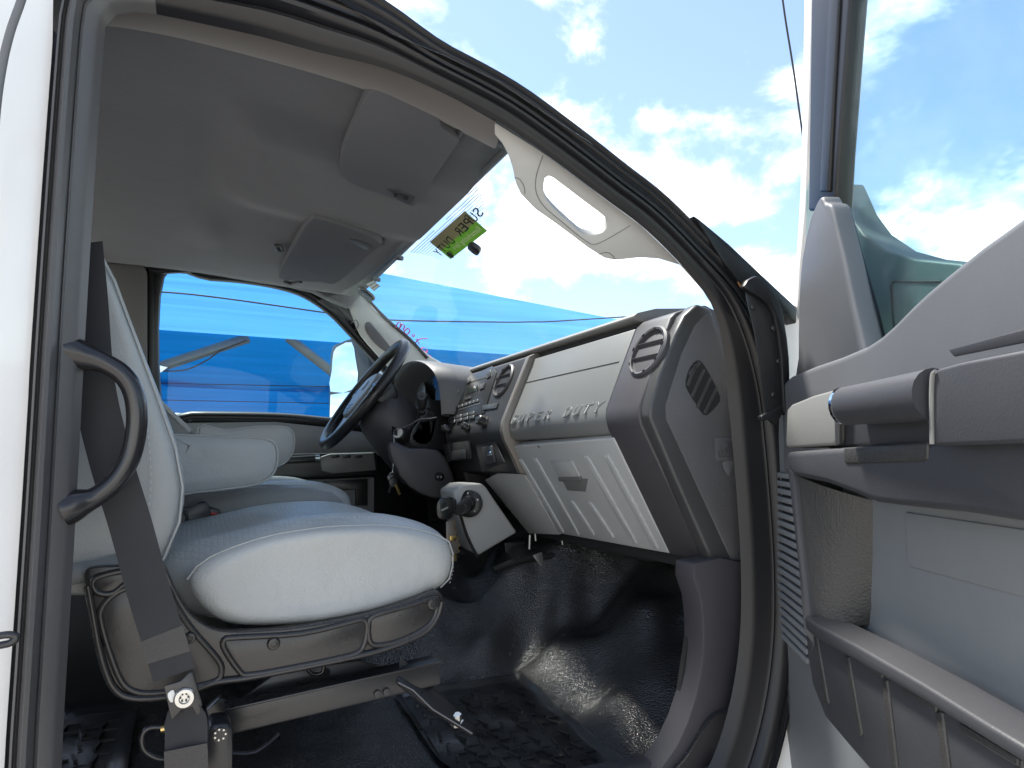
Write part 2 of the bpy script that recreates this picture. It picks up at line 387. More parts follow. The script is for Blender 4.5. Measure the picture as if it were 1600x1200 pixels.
SEALP = [(-.007, .036), (-.001, .026), (.003, .020), (.016, .015), (.018, .011), (.0195, .013), (.021, .004), (.0245, -.003), (.029, -.005), (.033, -.001), (.034, .006), (.0355, .006), (.037, .001), (.0385, .004), (.0395, .000), (.042, .000), (.044, .012)]
seal = ring('door_seal', SEALP, 'rubber', truck, keep=lambda p: not bside(p))
ring('pillar_seal', SEALP, 'rubber_skylit', truck, keep=bside)
jamb = ring('door_jamb', [(.044, .013), (.048, .012), (.052, .006), (.058, .000), (.066, -.010)], 'paint', truck, keep=lambda p: p.x > -.05 and p.z < 1.50)
ring('weatherstrip', [(.044, .004), (.048, .001), (.055, .007), (.061, .007), (.064, -.001), (.067, -.003), (.070, .004), (.078, .006), (.083, -.002), (.088, .000), (.090, .02)], 'rubber', truck, keep=darkzone)
# B pillar outer panel: white, running back
def bpil(u, v):
    z = 1.985 - v * 1.49; i = min(range(len(LOOP)), key=lambda k: (LOOP[k] - V((-.13, 0, min(max(z, .95), 1.80)))).length + (0 if LOOP[k].x < 0 else 9))
    x0 = LOOP[i].x - .040 - .05 * max(0, z - 1.83); s = u
    y = .012 - .075 * (1 - math.exp(-s * 7)); crease = .012 * math.exp(-((z - 1.36) / .02) ** 2) * min(1, s * 4)
    return V((x0 - s * .9, y - crease, z))
grid('rear_quarter_panel', bpil, 24, 60, 'paint', truck)
# striker on the pillar
tube('door_striker', cat(pl([(-30, 1000), (8, 992), (26, 995), (12, 1006), (-30, 1012)], Y=-.055), 4), .0035, 'steel_black', truck)
tube('panel_gap', cat(pl([(44, -30), (30, 10), (16, 50), (4, 100), (-6, 170), (-16, 300)], Y=-.066), 5), .004, 'rubber_grey', truck)
# roof shell
def roof(u, v):
    X = -1.35 + u * 1.885; y = -.004 + v * (2 * YC + .008); e = abs(v - .5) * 2
    zc_ = 2.07 - .9 * max(0, X - .30) ** 2; ze = (max(p.z for p in LOOP if abs(p.x - X) < .04) if X > -.08 else 1.93) + (.055 if X < .2 else .03)
    ze = max(ze, 2.03) if v > .5 else ze
    z = ze + (zc_ - ze) * (1 - e ** 6)
    return V((X, y, z))
grid('roof', roof, 24, 20, 'paint', truck)

# floor ----------------------------------------------------------------
FZ = .855
def fz(X, Y):
    e = max(0, X - .64); z = FZ + .58 * e - .58 * .05 * (1 - math.exp(-e / .05)) + .6 * max(0, X - 1.0) + .10 * max(0, min(Y, .58) - .10)
    z += (.165 * min(max(0, Y - .60) / .13, 1) + .12 * min(max(0, Y - .73), .3)) * sm(.25, .60, X) - .22 * sm(1.15, 1.4, Y) * sm(.25, .6, X)
    z += .030 * sm(.14, .05, Y)
    k = max(sm(.64, .78, X), sm(.56, .62, Y) * sm(.45, .6, X))
    z += k * (.020 * math.sin((X * .75 - Y * .65) * 36 + 3 * pnoise(V((X * 4, Y * 4, 1.7)))) * (.7 + .6 * pnoise(V((X * 6, Y * 6, 2.7)))) + .030 * math.exp(-((Y - .46 + .55 * (X - .85)) / .06) ** 2) - .012 * math.exp(-((Y - .36) / .04) ** 2))
    z += k * .024 * pnoise(V((X * 7, Y * 8, .3))) + .006 * pnoise(V((X * 14, Y * 14, 4.1)))
    z += .014 * math.exp(-(((X - .40) / .16) ** 2 + ((Y - .20) / .05) ** 2)) + .014 * math.exp(-(((X - .15) / .08) ** 2 + ((Y - .13) / .05) ** 2))
    return z
flo = grid('cab_floor', lambda u, v: V((-1.2 + 2.4 * u, .05 + v * 1.67, fz(-1.2 + 2.4 * u, .05 + v * 1.67))), 220, 150, 'floor_vinyl', truck)
grid('firewall', lambda u, v: V((1.19 + .02 * v, u * 1.72, 1.2 + v * .46)), 2, 2, 'black_matt', truck)

# ------------------------------------------------------------------ headliner
def hz(X): return 1.985 - .06 * max(0, X)
HN = V((.06, 0, 1)).normalized(); HP = V((0, 0, 1.985))
HX = .512
def headf(u, v):
    X = -1.25 + u * (HX + 1.25); Y = .10 + v * (1.69 - .10)
    z = hz(X) + .02 * math.sin(math.pi * v) * sm(.3, -.1, X)
    z -= -.018 * sm(1.52, 1.66, Y) ** 2 + .03 * sm(.14, .10, Y)
    # raised console swell between the visors
    c = sm(.02, .12, X) * sm(.34, .46, Y) * sm(.92, .78, Y) * sm(.62, .50, X); z -= .022 * c
    z -= .012 * math.exp(-(((X - .02) / .05) ** 2 + ((Y - 1.15) / .12) ** 2))
    return V((X, Y, z))
hl = grid('headliner', headf, 110, 80, 'headliner', truck)
c1 = cat(pl([(110, 20), (135, 5), (176, -6), (215, -6), (280, 8), (400, 40), (500, 73), (600, 103), (700, 149), (782, 195)], Y=.045), 6)
c2 = cat(plp([(100, 40), (130, 38), (180, 42), (230, 50), (290, 62), (400, 90), (500, 118), (590, 148), (690, 192), (772, 232)], HP, HN), 6)
n_ = len(c1)
def side(u, v):
    i = min(int(u * (n_ - 1)), n_ - 1); a, b_ = c1[i], c2[i]; p = a.lerp(b_, v); p.z -= .012 * math.sin(math.pi * v); return p
grid('headliner_side_rail', side, n_ - 1, 8, 'headliner_bounce', hl)
grid('headliner_rear', lambda u, v: V((-1.25 + u * 1.08, .03 + v * .10, 1.86 + .125 * math.sin(v * math.pi / 2))), 4, 6, 'headliner', hl)
lathe('dome_lamp', atp(436, 383, HP - V((0, 0, .012)), HN), (0, 0, -1), [(.001, .004), (.001, .005)], 'button_grey', hl)
lb = frame3(V((.25, 1, 0)), V((1, 0, 0)))
box('vent_slot', atp(436, 383, HP, HN) - V((0, 0, .008)), (.052, .020, .008), 'button_grey', hl, M=lb)
for k in range(5): box('slot_bar', atp(436, 383, HP, HN) - V((0, 0, .0125)) + lb @ V(((k - 2) * .008, 0, 0)), (.003, .010, .002), 'black_matt', hl, M=lb, bev=0)

# sun visors
VP_ = HP - V((0, 0, .020))
def visor(name, px, label, clip, px2, rod):
    o = slab(name, cat(plp(px, VP_ - V((0, 0, .012)), HN), 3, True), (0, 0, .022), 'visor_cloth', truck, bev=.006, seg=3); o['label'] = label
    m = slab('vanity_clip', cat(plp(clip, VP_ - V((0, 0, .014)), HN), 3, True), (0, 0, .005), 'dark_plastic', o, bev=.0015)
    slab('retainer', cat(plp(px2, VP_ + V((0, 0, .004)), HN), 3, True), (0, 0, .02), 'dark_plastic', o, bev=.003)
    tube('pivot_rod', cat(plp(rod, VP_, HN), 4), .006, 'dark_plastic', o)
    return o
v1 = visor('sun_visor', [(582, 142), (602, 145), (650, 158), (676, 170), (686, 186), (692, 202), (714, 217), (716, 224), (700, 246), (652, 316), (640, 321), (612, 309), (560, 291), (540, 280), (531, 266), (534, 240), (552, 196), (570, 156)],
      'grey passenger sun visor folded up against the headliner', [(606, 300), (612, 296), (645, 307), (648, 311), (641, 320), (634, 319)],
      [(655, 303), (664, 288), (678, 292), (676, 303), (668, 308)], [(711, 216), (718, 205), (720, 190), (714, 180)])
# the inner lines of the clip
for a, b_ in (((612, 303), (624, 307)), ((629, 308), (641, 312))): box('clip_window', atp((a[0] + b_[0]) / 2, (a[1] + b_[1]) / 2, VP_ - V((0, 0, .0155)), HN), (.014, .008, .002), 'black_matt', v1, M=lb, bev=0)
v2 = visor('sun_visor', [(484, 345), (498, 343), (540, 355), (580, 370), (592, 378), (596, 384), (578, 398), (540, 432), (526, 442), (516, 444), (500, 441), (460, 439), (438, 436), (436, 428), (448, 404), (468, 368)],
      'grey driver sun visor folded up beside the far window', [(547, 377), (552, 374), (578, 382), (582, 386), (574, 392)],
      [(588, 384), (590, 376), (602, 380), (600, 386)], [(470, 440), (455, 443), (445, 440)])

# ------------------------------------------------------------------ windshield and pillars
def wsz(X): return 1.955 - .62 * (X - .50)
def wsf(u, v):
    Y = .03 + v * 1.68; e = (v - .5) * 2; X = .50 + u * .62 - .13 * abs(e) ** 4
    return V((X, Y, 1.955 - .62 * (u * .62) - .012 * abs(e) ** 4))
ws = grid('windshield', wsf, 12, 24, 'windshield_glass', truck, sharp=0)
WN = V((.62, 0, 1)).normalized(); WP = V((.50, 0, 1.955)) - WN * .004
# black edge under the header
tube('header_edge', [V((HX + .004, y, hz(HX) - .002)) for y in (.20, .5, .8, 1.2, 1.58)], .008, 'rubber_grey', truck)
for yy in (1.02, 1.28): box('clip', (HX + .012, yy, hz(HX) - .008), (.02, .012, .012), 'black_gloss', truck)
slab('header_corner', pl([(420, 428), (500, 430), (545, 424), (568, 424), (572, 444), (562, 464), (548, 480), (522, 470), (490, 454), (440, 442)], Y=1.60), (.0, .05, 0), 'headliner', truck, bev=.01)
# frit of printed dots behind the mirror mount
fr = [(757, 322), (746, 292), (745, 285), (735, 300), (715, 324), (690, 350), (660, 376), (640, 394), (668, 399), (685, 406), (700, 405), (730, 378), (752, 352)]
frp = plp(fr, WP, WN)
bmf = bmesh.new(); du = V((1, 0, -.62)).normalized(); dv = V((0, 1, 0)); nx = 0
def inpoly(p, poly):
    c = False; n = len(poly); j = n - 1
    for i in range(n):
        if ((poly[i].y > p.y) != (poly[j].y > p.y)) and (p.x < (poly[j].x - poly[i].x) * (p.y - poly[i].y) / (poly[j].y - poly[i].y) + poly[i].x): c = not c
        j = i
    return c
x0_, x1_ = min(p.x for p in frp), max(p.x for p in frp); y0_, y1_ = min(p.y for p in frp), max(p.y for p in frp)
st = .0065; i = 0; X = x0_
while X < x1_:
    Y = y0_ + (st / 2 if i % 2 else 0)
    while Y < y1_:
        p = V((X, Y, 0))
        if inpoly(p, frp):
            f = (X - x0_) / (x1_ - x0_); r = .0021 * (1.0 - .55 * f); c = V((X, Y, WP.z - .62 * (X - WP.x)))
            bmf.faces.new([bmf.verts.new(c + du * r * math.cos(k * math.pi / 3) + dv * r * math.sin(k * math.pi / 3)) for k in range(6)])
        Y += st
    X += st * .8; i += 1
fo = fin(bmf, 'printed_dots', 'ink', ws); fo['kind'] = 'stuff'
# label stuck on the inside of the glass
lab = plp([(726, 330), (761, 361), (704, 405), (672, 378)], WP - WN * .004, WN)
labA = lab[0].lerp(lab[1], .5); labB = lab[3].lerp(lab[2], .5)
sticker = slab('price_label', lab, WN * .0008, 'tag_green', None, bev=0)
tag(sticker, 'green and tan paper label stuck to the windshield under the header', 'label')
slab('label_panel', [lab[0] - WN * .0006, labA - WN * .0006, labB - WN * .0006, lab[3] - WN * .0006], WN * .0003, 'tag_tan', sticker, bev=0)
def onlab(a, b_, up_=0): return lab[0].lerp(lab[3], a).lerp(lab[1].lerp(lab[2], a), b_) - WN * (.0012 + up_)
# the words read mirrored from inside (they face the street)
xd = onlab(1.05, .62) - onlab(-.10, .42)
def mtext(body, a0, b0, a1, b1, size, m, sp=1.0):
    o_ = onlab(a0, b0); xv = onlab(a1, b1) - o_; yv = xv.cross(WN); yv = yv if yv.dot(onlab(.5, 0) - onlab(.5, 1)) > 0 else -yv
    t_ = text('lettering', body, size, o_, xv, yv, m, sticker, extrude=.0002, spacing=sp); t_['kind'] = 'stuff'; return t_
o_ = onlab(-.22, .48); xv = onlab(1.14, .68) - o_; yv = xv.cross(WN); yv = yv if yv.dot(onlab(.5, 0) - onlab(.5, 1)) > 0 else -yv
letters('letter', 'SUPER DUTY', .034, o_, xv, yv, 'ink', sticker, extrude=.0002)
mtext('Remarketing Serv', .04, .86, .74, .84, .022, 'ink_pale')

lathe('label_emblem', onlab(.92, .86), WN, [(.011, 0), (.011, .0004)], 'ink', sticker, n=14)
lathe('label_emblem_cut', onlab(.86, .78, .0006), WN, [(.007, 0), (.007, .0004)], 'tag_green', sticker, n=14)
box('label_square', onlab(.05, .20), (.012, .012, .0004), 'ink', sticker, M=frame3(xd, WN.cross(xd)), bev=0)
box('label_square', onlab(.05, .20, .0004), (.008, .008, .0004), 'tag_tan', sticker, M=frame3(xd, WN.cross(xd)), bev=0)
mb = slab('mirror_mount', cat(plp([(730, 386), (734, 382), (748, 392), (747, 399), (742, 399), (732, 391)], WP - WN * .012, WN), 3, True), WN * .012, 'black_satin', truck, bev=.002)
# inspection sticker and round sensor in the far top corner
WP2 = V((.40, 0, 1.955)); ins = plp([(563, 437), (582, 432), (597, 452), (582, 460)], WP, WN)
stk = slab('registration_sticker', plp([(568, 440), (580, 435), (594, 447), (584, 455)], WP, WN), WN * .0008, 'paper', None, bev=0)
tag(stk, 'small white and black registration sticker in the far upper windshield corner', 'sticker')
q = plp([(568, 440), (580, 435), (594, 447), (584, 455)], WP - WN * .0006, WN)
for a, b_ in ((0, .26), (.46, .50), (.74, .79), (.96, 1.0)):
    slab('sticker_bar', [q[0].lerp(q[3], a), q[1].lerp(q[2], a), q[1].lerp(q[2], b_), q[0].lerp(q[3], b_)], WN * .0003, 'ink', stk, bev=0)
lathe('toll_sensor', atp(573, 458, WP, WN), -WN, [(.034, 0), (.034, .006), (.030, .010)], 'black_gloss', truck)
# pink handwriting on the glass
wr = empty('glass_writing', atp(645, 535, WP, WN), truck); wr['label'] = 'pink handwriting in marker on the lower far corner of the windshield'
strokes = [[(618, 512), (622, 504), (626, 506), (624, 514), (628, 507), (632, 509), (630, 516)], [(633, 516), (638, 513), (640, 518), (636, 522), (632, 519), (633, 516)],
           [(641, 526), (642, 527)], [(645, 522), (648, 524), (645, 526), (644, 523)], [(648, 537), (655, 530), (668, 529)], [(651, 529), (655, 538)],
           [(655, 550), (660, 543), (667, 546), (666, 551), (660, 550)], [(658, 546), (668, 551)], [(667, 556), (673, 556), (669, 560)]]
for s_ in strokes:
    tube('pen_stroke', cat(plp(s_, WP - WN * .001, WN), 5), .0026, 'pink_ink', wr, n=6, flat=.3, ref=WN)

# right A pillar trim with grab handle
PD = V((.44, 0, -.23)); PE = V((-.02, .075, -.08)); PN = PD.cross(PE).normalized(); PP = V((.40, .05, 1.855))
outer = [(774, 192), (850, 240), (900, 277), (950, 315), (1000, 352), (1050, 400), (1092, 447), (1112, 478), (1101, 462), (1084, 432), (1066, 415), (1030, 404), (1000, 402), (962, 406), (945, 403), (918, 386), (870, 350), (836, 326), (814, 303), (806, 286), (801, 262), (795, 243), (786, 225), (772, 208)]
hole = [(851, 278), (860, 275), (872, 283), (910, 312), (944, 338), (949, 350), (945, 361), (930, 367), (915, 366), (903, 360), (862, 322), (850, 302)]
pt = ringslab('pillar_trim', plp(outer, PP, PN), cat(plp(hole, PP, PN), 3, True), (PN if PN.x > 0 else -PN) * .028, 'pillar_trim', truck, n=120, bev=.006)
pt['label'] = 'light grey windshield pillar trim with moulded grab handle'
tube('seam_line', cat([p - (PN if PN.x > 0 else -PN) * .0005 for p in plp([(848, 243), (838, 275), (838, 300), (850, 322), (880, 348), (915, 376), (935, 380), (985, 352)], PP, PN)], 5), .0006, 'dash_pad', pt, n=5)
for q in ([(804, 277), (812, 280), (819, 292), (820, 303)], [(935, 398), (945, 394), (955, 397), (961, 405)]):
    tube('screw_cap_line', cat([p - (PN if PN.x > 0 else -PN) * .0005 for p in plp(q, PP, PN)], 4), .0006, 'dash_pad', pt, n=5)
# far A pillar trim
FPn = V((-.35, -1, .1)).normalized(); FPp = V((.62, 1.60, 1.80))
fo_ = plp([(544, 476), (552, 500), (562, 522), (586, 550), (612, 578), (640, 604), (662, 632), (700, 640), (740, 600), (672, 556), (640, 528), (605, 500), (586, 484), (572, 466), (562, 448), (550, 456)], FPp, FPn)
fp = slab('pillar_trim', cat(fo_, 2, True), -FPn * .03, 'pillar_far', truck, bev=.006); fp['label'] = 'pale grey pillar trim beside the far window'
slab('grab_recess', cat(plp([(571, 506), (576, 503), (582, 508), (612, 545), (616, 556), (600, 548), (584, 535), (572, 518)], FPp, FPn), 3, True), FPn * .004, 'dash_pad', fp, bev=.003)
tube('seam_line', cat([p + FPn * .001 for p in plp([(548, 506), (556, 500), (560, 508), (555, 516)], FPp, FPn)], 4), .0015, 'dash_pad', fp, n=6)
tube('glass_edge', cat([p + FPn * .003 for p in plp([(556, 440), (575, 468), (605, 500), (640, 530), (668, 560)], FPp, FPn)], 4), .006, 'black_satin', fp)

# ------------------------------------------------------------------ far door and rear trim
Y2 = 1.69
win = [(247, 430), (330, 430), (400, 437), (455, 449), (490, 465), (522, 489), (552, 520), (585, 556), (606, 580), (618, 602), (628, 640), (600, 668), (515, 661), (430, 654), (300, 652), (246, 652)]
fd = part('driver_door', (.3, Y2, FZ), 'far driver door with grey trim below its window')
big = [(205, 400), (330, 400), (400, 408), (470, 424), (515, 446), (555, 478), (590, 516), (625, 556), (650, 590), (665, 640), (680, 720), (690, 1010), (205, 1010), (205, 700)]
ringslab('window_frame', cat(pl(big, Y=Y2 - .002), 3, True), cat(pl(win, Y=Y2 - .002), 3, True), (0, .05, 0), 'rubber', fd, n=120, bev=.004)
tube('window_seal', cat(pl(win, Y=Y2 - .012), 5, True), .021, 'rubber', fd, closed=True, n=8)
tube('inner_seal', cat(pl([(236, 660), (236, 440), (246, 424), (330, 421), (402, 427), (460, 440), (500, 458), (535, 485), (566, 518), (600, 555)], Y=Y2 - .025), 5), .013, 'rubber', fd, n=8)
slab('window_glass', pl([(225, 415), (400, 415), (500, 440), (640, 590), (650, 690), (225, 670)], Y=Y2 + .03), (0, .004, 0), 'side_glass', fd, bev=0)
tube('belt_line', cat(pl([(240, 651), (300, 653), (430, 653), (480, 657), (520, 664), (560, 676)], Y=Y2 + .05), 5), .016, 'paint', fd)
slab('upper_trim', cat(pl([(240, 660), (300, 660), (430, 658), (520, 668), (600, 680), (650, 690), (650, 712), (240, 712)], Y=Y2 - .03), 1, True), (0, .03, 0), 'door_far', fd, bev=.008)
slab('armrest', pl([(330, 712), (500, 708), (590, 706), (590, 742), (520, 745), (330, 752)], Y=Y2 - .10), (0, .10, 0), 'black_satin', fd, bev=.008)
slab('switch_panel', pl([(500, 714), (516, 709), (584, 707), (588, 735), (520, 740), (503, 736)], Y=Y2 - .108), (0, .02, 0), 'door_bezel', fd, bev=.005)
for k in range(3): slab('window_switch', pl([(518 + k * 18, 711), (530 + k * 18, 710), (531 + k * 18, 715), (519 + k * 18, 716)], Y=Y2 - .112), (0, .01, 0), 'black_satin', fd, bev=.002)
tube('door_lever', pl([(425, 720), (492, 716)], Y=Y2 - .12), .012, 'black_gloss', fd)
tube('lever_ring', pl([(492, 716), (499, 716)], Y=Y2 - .12), .013, 'chrome', fd)
slab('lower_panel', pl([(330, 752), (520, 748), (585, 745), (585, 830), (330, 830)], Y=Y2 - .035), (0, .03, 0), 'vinyl_dark', fd, bev=.006)
slab('panel_border', pl([(505, 752), (575, 748), (575, 790), (555, 790), (555, 765), (505, 768)], Y=Y2 - .045), (0, .01, 0), 'black_satin', fd, bev=.003)
slab('lock_knob', pl([(292, 649), (300, 649), (300, 661), (292, 661)], Y=Y2 - .03), (0, .012, 0), 'black_gloss', fd, bev=.002)
# far B pillar and rear side
slab('rear_side_trim', pl([(60, 395), (206, 395), (206, 700), (206, 1010), (60, 1010)], Y=Y2 - .01), (0, .05, 0), 'door_far', truck, bev=.004)
slab('far_pillar_trim', cat(pl([(128, 408), (222, 412), (230, 424), (230, 640), (240, 700), (128, 700)], Y=Y2 - .05), 1, True), (0, .04, 0), 'pillar_rear', truck, bev=.008)
slab('far_rear_body', [(-1.3, 1.70, .85), (-.35, 1.70, .85), (-.35, 1.70, 1.45), (-1.3, 1.70, 1.45)], (0, .06, 0), 'door_far', truck)
slab('rear_wall', [(-1.3, .02, .85), (-1.3, 1.7, .85), (-1.3, 1.7, 1.45), (-1.3, .02, 1.45)], (.05, 0, 0), 'headliner', truck)
# outside mirror
om = part('side_mirror', (.62, 1.95, 1.6), 'tall driver side mirror outside the far window')
MN = V((-.9, -.42, .10)).normalized(); MP = V((.60, 1.93, 1.6))
def mps(p, o=0): return plp(p, MP + MN * o, MN)
slab('mirror_housing', cat(mps([(517, 545), (530, 535), (548, 528), (562, 529), (574, 552), (580, 600), (574, 650), (560, 661), (518, 662), (513, 640), (514, 590)]), 3, True), -MN * .09, 'black_satin', om, bev=.01)
slab('mirror_glass', cat(mps([(522, 550), (532, 540), (550, 535), (556, 560), (558, 606), (517, 612), (519, 580)], .001), 2, True), MN * .002, 'mirror', om, bev=0)
slab('wide_glass', mps([(517, 617), (558, 611), (558, 650), (516, 652)], .001), MN * .002, 'mirror', om, bev=0)
slab('mirror_cap', cat(mps([(572, 540), (584, 556), (590, 600), (584, 648), (574, 656), (576, 600)], -.03), 2, True), -MN * .08, 'paint', om, bev=.01)
tube('mirror_arm', [V((.72, 1.98, 1.60)), V((.80, 1.85, 1.60)), V((.86, 1.76, 1.58))], .018, 'black_satin', om)
tube('mirror_arm', [V((.72, 1.98, 1.50)), V((.80, 1.85, 1.50)), V((.86, 1.76, 1.50))], .018, 'black_satin', om)

# ------------------------------------------------------------------ dashboard
UN = V((-.160, 0, .069)).normalized(); UP_ = V((.683, 0, 1.465)); UT = V((.069, 0, .16)).normalized()
LN = V((-.218, 0, -.12)).normalized(); LP = V((.692, 0, 1.418)); LT = V((-.12, 0, .218)).normalized()
def up(x, y, o=0): return atp(x, y, UP_ + UN * o, UN)
def lo(x, y, o=0): return atp(x, y, LP + LN * o, LN)
def ups(p, o=0): return [up(x, y, o) for x, y in p]
def los(p, o=0): return [lo(x, y, o) for x, y in p]
def sweep(name, prof, y0, y1, m, parent, bev=.004, steps=1, **k):
    return loft(name, [[V((x, y0 + (y1 - y0) * i / steps, z)) for x, z in prof] for i in range(steps + 1)], m, parent, bev=bev, **k)
dash = sweep('dashboard', [(1.20, 1.60), (1.05, 1.655), (.90, 1.672), (.80, 1.662), (.758, 1.650), (.748, 1.643), (.748, 1.637), (.755, 1.633), (.80, 1.632), (.82, 1.60), (.79, 1.50), (.76, 1.42), (.86, 1.24), (1.1, 1.24), (1.2, 1.4)], .205, 1.66, 'dash_pad', truck, bev=.002)
dash['label'] = 'grey dashboard pad running across the cab'
sweep('slot_liner', [(.765, 1.631), (.80, 1.631), (.80, 1.617), (.765, 1.617)], .205, .63, 'black_matt', dash, bev=0)
# upper passenger panel with raised lettering
apan = sweep('airbag_panel', [(.750, 1.618), (.760, 1.618), (.80, 1.60), (.78, 1.42), (.70, 1.420), (.693, 1.421), (.686, 1.430), (.682, 1.447), (.6835, 1.466)], .204, .622, 'dash_grey', truck, bev=.0025)
apan['label'] = 'light grey upper passenger dash panel with embossed lettering'
tube('groove_line', [up(820, 598, .0), up(967, 565, .0)], .0012, 'dash_pad', apan, n=6)
for body, a, b_ in (('SUPER', (797, 662), (861, 654)), ('DUTY', (878, 652), (944, 642))):
    o0 = up(*a, .0003); letters('letter', body, .030, o0, up(*b_, .0003) - o0, UT, 'dash_grey', apan, outline=.0010, shear=.25)
# glove box
gb = slab('glove_box', los([(800, 697), (958, 684), (1046, 866), (872, 834)], .003), -LN * .03, 'glove_grey', truck, bev=.004, seg=3)
gb['label'] = 'grey ribbed glove box door below the lettered panel'
ribs = [((816, 721), (877, 826)), ((839, 720), (901, 830)), ((894, 783), (927, 834)), ((922, 785), (957, 838)), ((919, 717), (990, 842)), ((951, 716), (1024, 851))]
for a, b_ in ribs:
    p, q = lo(*a, .003), lo(*b_, .003); d = (q - p).normalized(); wv = V((0, .0085, 0))
    pts = [p - wv, p + wv, q + wv, q - wv]
    pts = cat([p - wv + d * .006, p - d * .002, p + wv + d * .006, q + wv - d * .006, q + d * .002, q - wv - d * .006], 3, True)
    slab('rib', [v - LN * .002 for v in pts], LN * .006, 'glove_grey', gb, bev=.0022)
slab('latch_recess', los([(887, 766), (915, 768), (919, 748), (877, 746)], .0032), LN * .001, 'dash_grey', gb, bev=.0004)
slab('latch_recess_upper', los([(862, 720), (895, 719), (909, 746), (876, 747)], .002), LN * .004, 'glove_grey', gb, bev=.0015)  # upper part of the latch recess, in the glove box's own grey
slab('latch_lip', los([(876, 744), (909, 743), (911, 749), (877, 750)], .002), LN * .008, 'dash_pad', gb, bev=.002)
lathe('lock_dot', lo(842, 698, .003), LN, [(.004, 0), (.003, .0015)], 'dash_grey', gb, n=10)
# lower lip under the glove box
slab('lower_lip', los([(890, 842), (1046, 868), (1060, 878), (1010, 878), (905, 855)], -.02), -LN * .02, 'black_satin', gb, bev=.003)
for x, y in ((925, 851), (968, 860), (1010, 866)): lathe('clip_screw', lo(x, y, -.018), LN, [(.004, 0), (.003, .002)], 'steel_black', gb, n=8)
# right end of the dash
prof = [(.83, 1.650), (.79, 1.640), (.764, 1.6305), (.752, 1.620), (.6835, 1.466), (.681, 1.447), (.685, 1.430), (.808, 1.205), (.84, 1.19), (.92, 1.19), (.95, 1.40), (.92, 1.62)]
dend = sweep('dash_end_panel', prof, .10, .2035, 'dark_plastic', truck, bev=.004, seg=3)
dend['label'] = 'dark right end section of the dashboard'
# the grey trim cap of the end section
cap_out = pl([(1090, 474), (1070, 492), (1055, 522), (1030, 585), (1016, 633), (1015, 652), (1055, 747), (1106, 862), (1112, 880), (1168, 880), (1166, 760), (1150, 640), (1128, 535), (1112, 482)], Y=.075)
cap = slab('end_cap', cap_out, (0, .03, 0), 'trim_strip', dend, bev=.006, seg=3)
side_p = slab('end_cap_panel', cat(pl([(1102, 491), (1087, 507), (1065, 555), (1041, 633), (1042, 655), (1080, 737), (1144, 876), (1166, 876), (1163, 760), (1148, 640), (1128, 540), (1112, 490)], Y=.0725), 1), (0, .006, 0), 'dark_grain', dend, bev=.002)
sv = pl([(1089, 563), (1098, 568), (1112, 592), (1125, 620), (1121, 632), (1108, 646), (1099, 648), (1088, 632), (1074, 610), (1071, 596), (1078, 574)], Y=.0722)
slab('side_vent', cat(sv, 2, True), (0, -.0006, 0), 'black_matt', dend, bev=0)
for a, b_ in (((1087, 570), (1074, 603)), ((1100, 577), (1081, 620)), ((1110, 590), (1090, 637)), ((1119, 607), (1101, 646)), ((1093, 566), (1077, 585))):
    p, q = at(*a, Y=.071), at(*b_, Y=.071)
    M = frame3(q - p, V((0, 1, 0))); box('vent_slat', (p + q) / 2, ((q - p).length, .0028, .006), 'trim_strip', dend, M=M, bev=.001)
em = pl([(1117, 684), (1148, 684), (1152, 688), (1152, 716), (1148, 720), (1119, 720), (1117, 716)], Y=.0718)
slab('switch_cover', em, (0, -.0012, 0), 'dark_grain', dend, bev=.001)
for l in ([(1123, 690), (1144, 690), (1144, 713), (1123, 713)], ): tube('emblem_line', pl(l, Y=.0704), .0007, 'trim_strip', dend, closed=True, n=5)
for l in ([(1127, 709), (1141, 694)], [(1127, 709), (1127, 696)], [(1133, 694), (1141, 694), (1141, 702)], [(1136, 700), (1136, 708), (1141, 708)]): tube('emblem_line', pl(l, Y=.0704), .0006, 'trim_strip', dend, n=5)
slab('finger_notch', cat(pl([(1130, 721), (1146, 721), (1143, 735), (1138, 744), (1132, 735)], Y=.0718), 3, True), (0, -.001, 0), 'rubber_grey', dend, bev=.0005)
def vent(cx, cy, o, r, parent, label):
    c = up(cx, cy, o); A_ = V((0, 1, 0)); B_ = UT
    v = lathe('air_vent', c, UN, [(r * 1.06, -.004), (r * 1.06, .002), (r * .98, .005), (r * .90, .004), (r * .88, -.010), (r * .86, -.012)], 'dark_plastic', parent, n=36); v['label'] = label
    lathe('vent_bore', c - UN * .0035, UN, [(r * .86, 0), (r * .86, .0004)], 'black_matt', v, n=30)
    for k in (-.30, .30):
        h = math.sqrt(.86 ** 2 - k * k) * r
        M = frame3(A_, (B_ * .6 + UN * .8)); box('vane', c + B_ * k * r * 1.0 - UN * .001, (2 * h, .012, .0016), 'dark_plastic', v, M=M, bev=.0008)
    for k in (0,):
        box('centre_rib', c - UN * .006, (.004, r * 1.6, .003), 'dark_plastic', v, M=frame3(A_, B_), bev=.0005)
    for k in range(9):
        a = k / 9 * 2 * math.pi + .2; box('notch', c + (A_ * math.cos(a) + B_ * math.sin(a)) * r * .95 + UN * .0046, (.006, .003, .0012), 'black_gloss', v, M=frame3(A_ * math.sin(a) - B_ * math.cos(a), UN), bev=0)
    return v
vent(1013, 549, .000, .047, truck, 'round air vent at the passenger end of the dash')
